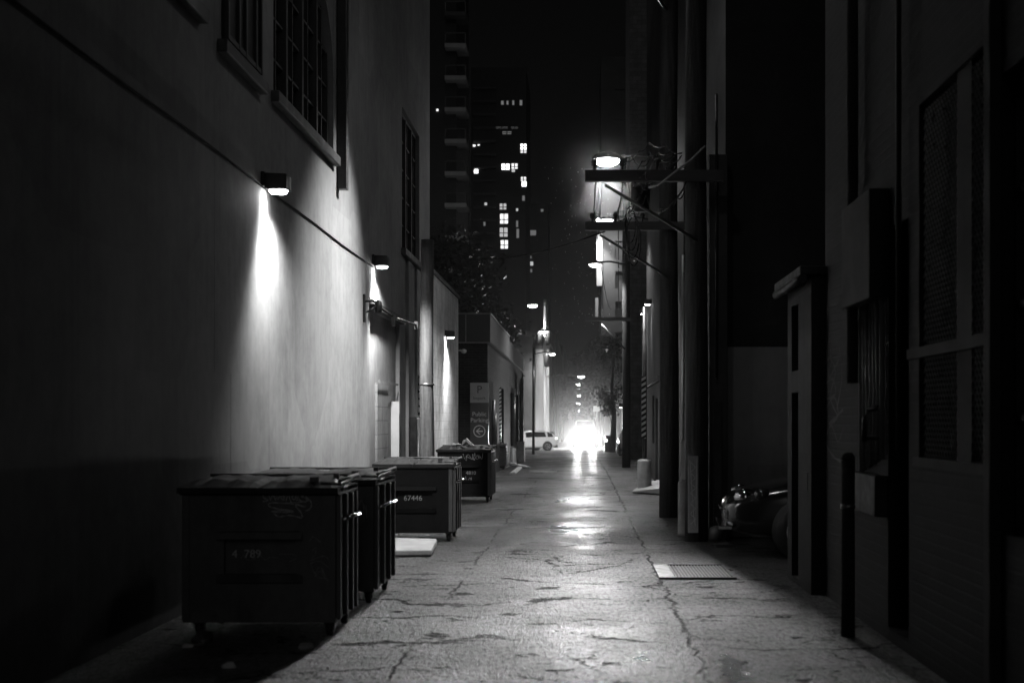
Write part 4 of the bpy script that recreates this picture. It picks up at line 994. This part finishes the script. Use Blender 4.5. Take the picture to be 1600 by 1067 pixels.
# ================================================================ far right buildings
cb_ = thing('set_back_building', 'pale block building set back behind the farthest right pole', 'building', (4, 69, gz(69)))
m = MB(); m.wall((2.25, 66, -.4), (1,0,0), (0,0,1), (0,-1,0), 8, 26); m.wall((2.25, 66, -.4), (0,1,0), (0,0,1), (-1,0,0), 6, 26); m.face(((2.25,66,25.6),(10,66,25.6),(10,72,25.6),(2.25,72,25.6))); m.build('wall', 'blocky', cb_)
wall_lamp(1.95+.02, 66.5, wz(633,66.5), .2, .2, 25, 'tiny round wall lamp just left of the farthest right pole', -1, 'dim_lens')
db = thing('corner_tower', 'tall distant block with a lit corner strip behind the second crossarm', 'building', (6, 155, gz(150)))
DX = wx(939,150)
m = MB(); m.wall((DX, 150, -2), (1,0,0), (0,0,1), (0,-1,0), 14, 42, [(1.5+3*i, 3+3*i, 8+3.2*j, 9.8+3.2*j, .3) for i in range(4) for j in range(10)]); m.wall((DX, 150, -2), (0,1,0), (0,0,1), (-1,0,0), 12, 42); m.face(((DX,150,40),(DX+14,150,40),(DX+14,162,40),(DX,162,40))); m.build('wall', 'far', db)
m = MB(); m.box(DX-.45, DX+.12, 149.6, 150-.004, wz(447,150), wz(366,150)).box(DX-.6, DX-.3, 149.6, 150, wz(495,150), wz(466,150)); m.build('painted_light_streak', 'cream', db)  # lamp streaks down the corner, put into the colour of pale boxes
fl = thing('flood_lamp', 'distant flood lamp lighting the corner strip of the tall far block', 'flood lamp', (DX-.2, 149, wz(349,149)))
for k, (px, py, rr_) in enumerate(((934.5,344,.17),(934.5,349,.17),(947,342,.25))):
    m = MB(); m.lathe((wx(px,149), 149, wz(py,149)), [(.02,-rr_),(rr_*.7,-rr_*.7),(rr_,0),(rr_*.7,rr_*.7),(.02,rr_)], 14, 'z'); m.build('bulb', 'lens_far', fl, smooth=True)
m = MB(); m.box(wx(933,149.3), wx(958,149.3), 149.2, 149.6, wz(351,149.3), wz(347,149.3)); m.build('bracket', 'darksteel', fl)
spot('flood_light', (DX-.2, 148.6, wz(354,149)), (DX-.2, 149.7, 0), 9000, 70, .9, .2, fl)
spot('flood_light', (wx(948,147), 146.5, wz(345,147)), (wx(965,150), 150, wz(420,150)), 1500, 110, 1, .2, fl)

def block(label, x0, x1, y0, y1, h, mat='far', windows=0, seed=0, cat='building', name='far_building', front=True):
    b = gz(y0); r = thing(name, label, cat, ((x0+x1)/2, (y0+y1)/2, b))
    m = MB(); m.box(x0, x1, y0, y1, b-.5, b+h); m.build('wall', mat, r)
    m = MB(); m.box(x0-.1, x1+.1, y0-.1, y1+.1, b+h, b+h+.25); m.build('roof', 'far', r)
    rr = random.Random(seed); w = x1-x0
    for k in range(windows):
        i, j = k % 3, k // 3
        xx = x0 + w*(.15+.28*i); zz = b + 2.2 + j*2.9
        if zz + 1.4 > b + h: break
        m = MB(); m.box(xx, xx+w*.14, y0-.04, y0-.003, zz, zz+1.3); m.build('window', 'glassdark', r)
    return r
block('long low dark building on the right beyond the pale set back wall', 3.0, 12, 84, 104, 6.5, 'dark', 6)
block('second dark block on the right toward the far end', 3.3, 14, 119, 146, 9, 'far', 6)
block('far right dark block fading into the haze', 3.5, 16, 165, 230, 13, 'far', 9)
block('last right hand block deep in the haze', 3.6, 16, 235, 330, 16, 'far', 9)
block('narrow grey building between the dark pier and the white building', wx(822,106)-4, wx(833,106), 106, 111.5, 8.4, 'stucco_dim', 3)
cw = block('white walled building lit brightly behind the tall pale pole', wx(831,112), wx(858,112), 112, 124, wz(545,112)-gz(112), 'cream', 0)
block('left dark block beyond the white building', -13, -3.2, 126, 165, 10, 'far', 6)
block('far left dark block fading into the haze', -14, -3.1, 170, 240, 13, 'far', 9)
block('last left hand block deep in the haze', -14, -3.0, 245, 330, 16, 'far', 9)
block('pale low building closing the far end of the alley', -14, 14, 432, 440, 9, 'far', 9)
# awning stub / signs at the far right
sg = thing('street_sign', 'small pale square sign above the right side of the oncoming van', 'sign', (wx(932,112), 112, gz(112)))
MB().tube([(wx(932,112),112,gz(112)),(wx(932,112),112,wz(628,112))], .05, 6).build('sign_post', 'steel', sg)
MB().box(wx(927,111.9), wx(937,111.9), 111.88, 111.92, wz(643,112), wz(634,112)).build('sign_panel', 'signwhite', sg)
sg = thing('street_sign', 'taller pale vertical sign near the trees on the far right', 'sign', (wx(930,118), 118, gz(118)))
MB().tube([(wx(934,118),118,gz(118)),(wx(934,118),118,wz(605,118))], .05, 6).build('sign_post', 'steel', sg)
MB().box(wx(928,117.9), wx(934,117.9), 117.88, 117.92, wz(625,118), wz(609,118)).build('sign_panel', 'concrete', sg)
ub_ = thing('utility_box', 'dark utility box with a small marker lamp on the right before the crossing', 'utility box', (wx(950,92), 92, gz(92)))
MB().box(wx(945,92), wx(956,92), 92, 92.5, gz(92), wz(680,92)).build('box_body', 'darksteel', ub_, bevel=.03)
MB().lathe((wx(947,91.9),91.95,wz(688,92)), [(.01,-.05),(.09,0),(.01,.05)], 10, 'y').build('marker_lamp', 'dim_lens', ub_, smooth=True)

# ================================================================ towers, upper left
tw = thing('balcony_tower', 'faint tower with a column of evenly spaced balconies, left of the lit tower', 'building', (-15, 135, gz(127)))
TY = 127; tx0, tx1 = wx(640,TY), wx(713,TY)
m = MB(); m.box(tx0-3, tx1, TY, TY+14, gz(TY), 52); m.build('wall', 'dark', tw)
for k, py in enumerate((-21, 28, 77, 127, 176, 225, 275, 324, 374, 423)):
    z = wz(py, TY); m = MB(); m.box(wx(697,TY), wx(730,TY), TY-1.3, TY+2, z-.18, z+.18); bl_ = m.build('balcony', 'cream' if k > 1 else 'far', tw)
    m = MB()
    for px in (698, 729): m.box(wx(px,TY)-.04, wx(px,TY)+.04, TY-1.28, TY-1.2, z+.18, z+1.1)
    m.box(wx(697,TY), wx(730,TY), TY-1.28, TY-1.22, z+1.05, z+1.12); m.build('railing', 'darksteel', bl_)
m = MB(); m.box(wx(682,TY), wx(685,TY), TY-.1, TY-.01, wz(174,TY), wz(171,TY)); m.build('lit_window', 'win_a', tw)
spot('tower_glow', (wx(722,TY), TY-16, 6), (wx(715,TY), TY, 22), 450, 110, 1, 1, tw)
t2 = thing('lit_tower', 'dark apartment tower with scattered lit windows rising over the parking building', 'building', (-9, 178, gz(170)))
TY = 170; m = MB(); m.box(wx(736,TY), wx(822,TY), TY, TY+14, -2, wz(106,TY)); m.build('wall', 'dark', t2)
m = MB()
for k in range(14):
    z = wz(140+k*20.5, TY)
    m = MB(); m.box(wx(740,TY), wx(775,TY), TY-.9, TY-.002, z-.12, z+.06); m.build('balcony', 'far', t2)
lit = [(745,222,5,3,'win_a'),(741,228,4,3,'win_a'),(748,227,3,2,'win_a'),(744,268,6,6,'win_b'),(818,229,9,7,'win_b'),(818,236,9,6,'win_a'),(790,261,12,9,'win_b'),(804,260,9,8,'win_a'),(802,267,5,4,'win_d'),(818,280,8,6,'win_a'),(819,288,7,7,'win_b'),
       (786,323,10,9,'win_d'),(787.5,342,12,15,'win_a'),(787,363,12,14,'win_d'),(788,382,11,13,'win_a'),(759,319,4,4,'win_d'),(757,350,3,6,'win_c'),(808,328,3,4,'win_d'),(785,161,4,6,'win_c'),(793,161,3,6,'win_c'),(802,161,3,7,'win_c'),(814,161,4,8,'win_c'),(784,200,18,2,'win_c'),(804,200,10,2,'win_c'),(792,208,14,4,'win_c'),(808,350,3,10,'win_c'),(809,365,4,14,'win_c'),(818,310,4,8,'win_c')]
for a, b, w, h, mm in lit:
    m = MB(); m.box(wx(a-w/2,TY), wx(a+w/2,TY), TY-.06, TY-.003, wz(b+h/2,TY), wz(b-h/2,TY)); wi = m.build('lit_window', mm, t2)
    if w >= 8:
        m = MB(); m.box(wx(a,TY)-.06, wx(a,TY)+.06, TY-.09, TY-.061, wz(b+h/2,TY), wz(b-h/2,TY)).box(wx(a-w/2,TY), wx(a+w/2,TY), TY-.088, TY-.062, wz(b+h*.1,TY)-.05, wz(b+h*.1,TY)+.05); m.build('window_frame', 'darksteel', wi)
t3 = thing('low_tower', 'lower distant block with two dim lights right of the lit tower', 'building', (-7, 200, gz(195)))
TY = 195; m = MB(); m.box(wx(815,TY), wx(856,TY), TY, TY+14, -2, wz(320,TY)); m.build('wall', 'far', t3)
for a, b, w, h, mm in ((826,364,5,5,'win_b'),(833,364,9,8,'win_c'),(820,352,4,6,'win_c'),(829,402,3,4,'win_c'),(830,412,6,6,'win_d'),(826,414,2,2,'win_b'),(830,423,3,5,'win_c'),(847,329,4,4,'win_c'),(820,330,3,3,'win_c')):
    m = MB(); m.box(wx(a-w/2,TY), wx(a+w/2,TY), TY-.06, TY-.003, wz(b+h/2,TY), wz(b-h/2,TY)); m.build('lit_window', mm, t3)

# ================================================================ trees
def tree(label, x, y, h, cr, n=2600, seed=0, lift=.35, grp='trees at the far end', leaf=.16):
    rr = random.Random(seed); b = gz(y); r = thing('street_tree', label, 'tree', (x, y, b), grp)
    m = MB(); m.tube([(x,y,b-.1),(x+.1,y,b+h*.3),(x-.05,y,b+h*.55),(x+.1,y,b+h*.8)], .2, 8, .05)
    clumps = []
    for k in range(16):
        a = rr.uniform(0, 2*PI); t = rr.uniform(lift, .95); q = cr*rr.uniform(.25,.95)*math.sin(PI*min(.97,(t-lift)/(1-lift)*.75+.2))
        c = Vector((x+q*math.cos(a), y+q*math.sin(a), b+h*t)); clumps.append(c)
        m.tube([(x,y,b+h*max(.2,t-.25)), (x,y,b+h*(t-.15)), c], .06, 5, .015)
    m.build('trunk', 'bark', r)
    m = MB()
    for k in range(n):
        c = rr.choice(clumps); d = Vector((rr.gauss(0,1), rr.gauss(0,1), rr.gauss(0,.8))) * cr*.22
        p = c + d; u = Vector((rr.uniform(-1,1), rr.uniform(-1,1), rr.uniform(-1,1))).normalized(); w = u.cross(Vector((rr.uniform(-1,1), rr.uniform(-1,1), 1))).normalized()
        s = leaf*rr.uniform(.6,1.3); m.face((p-u*s, p+w*s*.6, p+u*s, p-w*s*.6))
    m.build('crown', 'leaf', r, recalc=False); return r
tree('dark bushy tree behind the parking building roof', -7.5, 82, 12.5, 3.6, 5000, 1, grp='trees beyond the left buildings')
tree('smaller dark tree behind the far corner of the parking building', -6.2, 92, 9.5, 2.6, 2600, 2, grp='trees beyond the left buildings')
tree('leafy tree arching over the right side past the crossing', wx(940,125), 125, 9.5, 2.3, 4200, 3)
tree('tree farther along on the right, its crown lit from below', wx(925,160), 160, 9.5, 2.6, 3600, 4)
tree('slim tree close to the right wall before the crossing', wx(957,90), 90, 7.5, 1.3, 2200, 5, leaf=.1)
tree('hazy tree on the left of the far alley', wx(878,190), 190, 9, 2.2, 2400, 6)
tree('hazy tree on the far right beyond the lamps', wx(930,240), 240, 10, 3, 2400, 7)

# ================================================================ rain
m = MB(); rr = random.Random(3)
def drops(n, px0, px1, py0, py1, Ya, Yb, s):
    for k in range(n):
        Y = rr.uniform(Ya, Yb); px, py = rr.gauss((px0+px1)/2, (px1-px0)/4), rr.uniform(py0, py1); c = Vector((wx(px,Y), Y, wz(py,Y))); q = s*rr.uniform(.5,1.4)
        m.face((c+Vector((-q,0,0)), c+Vector((0,0,-q*3)), c+Vector((q,0,0)), c+Vector((0,0,q*3))))
drops(110, 840, 1000, 262, 420, 29, 34, .0045); drops(60, 850, 960, 415, 520, 46, 52, .007)
tag(m.build('raindrops', 'signwhite', recalc=False), 'fine rain caught in the light under the street lamps', 'rain', kind='stuff')

# ================================================================ haze
hz = MB(); hz.box(-60, 60, 25, 460, -6, 13)
ho = hz.build('haze', 'dark'); tag(ho, 'thin night mist filling the far end of the alley', 'mist', kind='stuff')
vm = bpy.data.materials.new('night_mist'); vm.use_nodes = True; t = vm.node_tree
t.nodes.remove(t.nodes['Principled BSDF'])
vs = t.nodes.new('ShaderNodeVolumeScatter'); vs.inputs['Density'].default_value = .0003; vs.inputs['Anisotropy'].default_value = .72; vs.inputs['Color'].default_value = grey(1)
L(t, vs.outputs[0], t.nodes['Material Output'].inputs['Volume'])
ho.data.materials.clear(); ho.data.materials.append(vm)

sm = MB(); bmesh.ops.create_icosphere(sm.bm, subdivisions=3, radius=1)  # local mist added to spread the headlight glow
for v in sm.bm.verts: v.co = Vector((v.co.x*8.5, v.co.y*24, v.co.z*6))
so_ = sm.build('headlight_bloom_mist', 'dark'); so_.location = (vx, 106, gz(106)+1.0); tag(so_, 'mist added around the oncoming headlights to spread their glow', 'mist', kind='stuff')
vm2 = bpy.data.materials.new('headlight_bloom_mist'); vm2.use_nodes = True; t = vm2.node_tree
t.nodes.remove(t.nodes['Principled BSDF'])
vs = t.nodes.new('ShaderNodeVolumeScatter'); vs.inputs['Anisotropy'].default_value = .6; vs.inputs['Color'].default_value = grey(1)
tc = t.nodes.new('ShaderNodeTexCoord').outputs['Object']; ln_ = t.nodes.new('ShaderNodeVectorMath'); ln_.operation = 'LENGTH'
L(t, scaled(t, tc, (1/8.5, 1/24, 1/6)), ln_.inputs[0])
fa = ramp(t, ln_.outputs['Value'], .1, 1, 1, 0)
L(t, M(t, 'MULTIPLY', M(t, 'POWER', fa, 1.5), .0045), vs.inputs['Density'])
L(t, vs.outputs[0], t.nodes['Material Output'].inputs['Volume'])
so_.data.materials.clear(); so_.data.materials.append(vm2)

X1, Z1 = wx(948,32), wz(250,32)
sm = MB(); bmesh.ops.create_icosphere(sm.bm, subdivisions=3, radius=1.6)  # mist ball added to give the lamp its bloom
so2 = sm.build('lamp_bloom_mist', 'dark'); so2.location = (X1, 31.9, Z1-.15); tag(so2, 'faint ball of mist added as bloom around the brightest street lamp', 'mist', kind='stuff')
vm3 = bpy.data.materials.new('lamp_bloom_mist'); vm3.use_nodes = True; t = vm3.node_tree
t.nodes.remove(t.nodes['Principled BSDF'])
vs = t.nodes.new('ShaderNodeVolumeScatter'); vs.inputs['Anisotropy'].default_value = .3; vs.inputs['Color'].default_value = grey(1)
tc = t.nodes.new('ShaderNodeTexCoord').outputs['Object']; ln_ = t.nodes.new('ShaderNodeVectorMath'); ln_.operation = 'LENGTH'
L(t, tc, ln_.inputs[0]); fa = ramp(t, ln_.outputs['Value'], 0, 1.6, 1, 0)
L(t, M(t, 'MULTIPLY', M(t, 'POWER', fa, 2), .09), vs.inputs['Density']); L(t, vs.outputs[0], t.nodes['Material Output'].inputs['Volume'])
so2.data.materials.clear(); so2.data.materials.append(vm3)
pl = bpy.data.lights.new('bulb_light', 'POINT'); pl.energy = 14; pl.shadow_soft_size = .1; po = bpy.data.objects.new('bulb_light', pl); col.objects.link(po); po.location = (X1, 31.7, Z1-.35)

# ================================================================ world, camera
sl = bpy.data.lights.new('front_fill', 'SUN'); sl.energy = .055; sl.angle = R(25); so = bpy.data.objects.new('front_fill', sl); col.objects.link(so)  # added fill from behind the camera, lifts the faces turned towards it
so.rotation_euler = Vector((-.03, 1, -.3)).to_track_quat('-Z', 'Y').to_euler()
w = bpy.data.worlds.new('World'); scene.world = w; w.use_nodes = True
t = w.node_tree; bg = t.nodes['Background']
sky = t.nodes.new('ShaderNodeTexSky'); sky.sky_type = 'NISHITA'; sky.sun_disc = False; sky.sun_elevation = R(2); sky.sun_rotation = R(200)
bw = t.nodes.new('ShaderNodeRGBToBW'); t.links.new(sky.outputs[0], bw.inputs[0]); t.links.new(bw.outputs[0], bg.inputs['Color'])
bg.inputs['Strength'].default_value = .0012
cam = bpy.data.cameras.new('camera'); co = bpy.data.objects.new('camera', cam); col.objects.link(co); scene.camera = co
co.location = (0, 0, EYE); co.rotation_euler = (PI/2, 0, 0)
cam.lens = 50; cam.sensor_width = 36; cam.shift_x = -108/1600; cam.shift_y = 124.5/1600; cam.clip_end = 3000; cam.clip_start = .1
cam.dof.use_dof = True; cam.dof.focus_distance = 26; cam.dof.aperture_fstop = 2.2
scene.view_settings.view_transform = 'Standard'; scene.view_settings.look = 'None'; scene.view_settings.exposure = 0
c = scene.cycles
c.use_denoising = True
try: c.denoiser = 'OPENIMAGEDENOISE'
except Exception: pass
c.max_bounces = 6; c.diffuse_bounces = 3; c.glossy_bounces = 3; c.volume_bounces = 0; c.transparent_max_bounces = 4
c.sample_clamp_indirect = 4; c.sample_clamp_direct = 0; c.caustics_reflective = False; c.caustics_refractive = False
c.volume_step_rate = 4
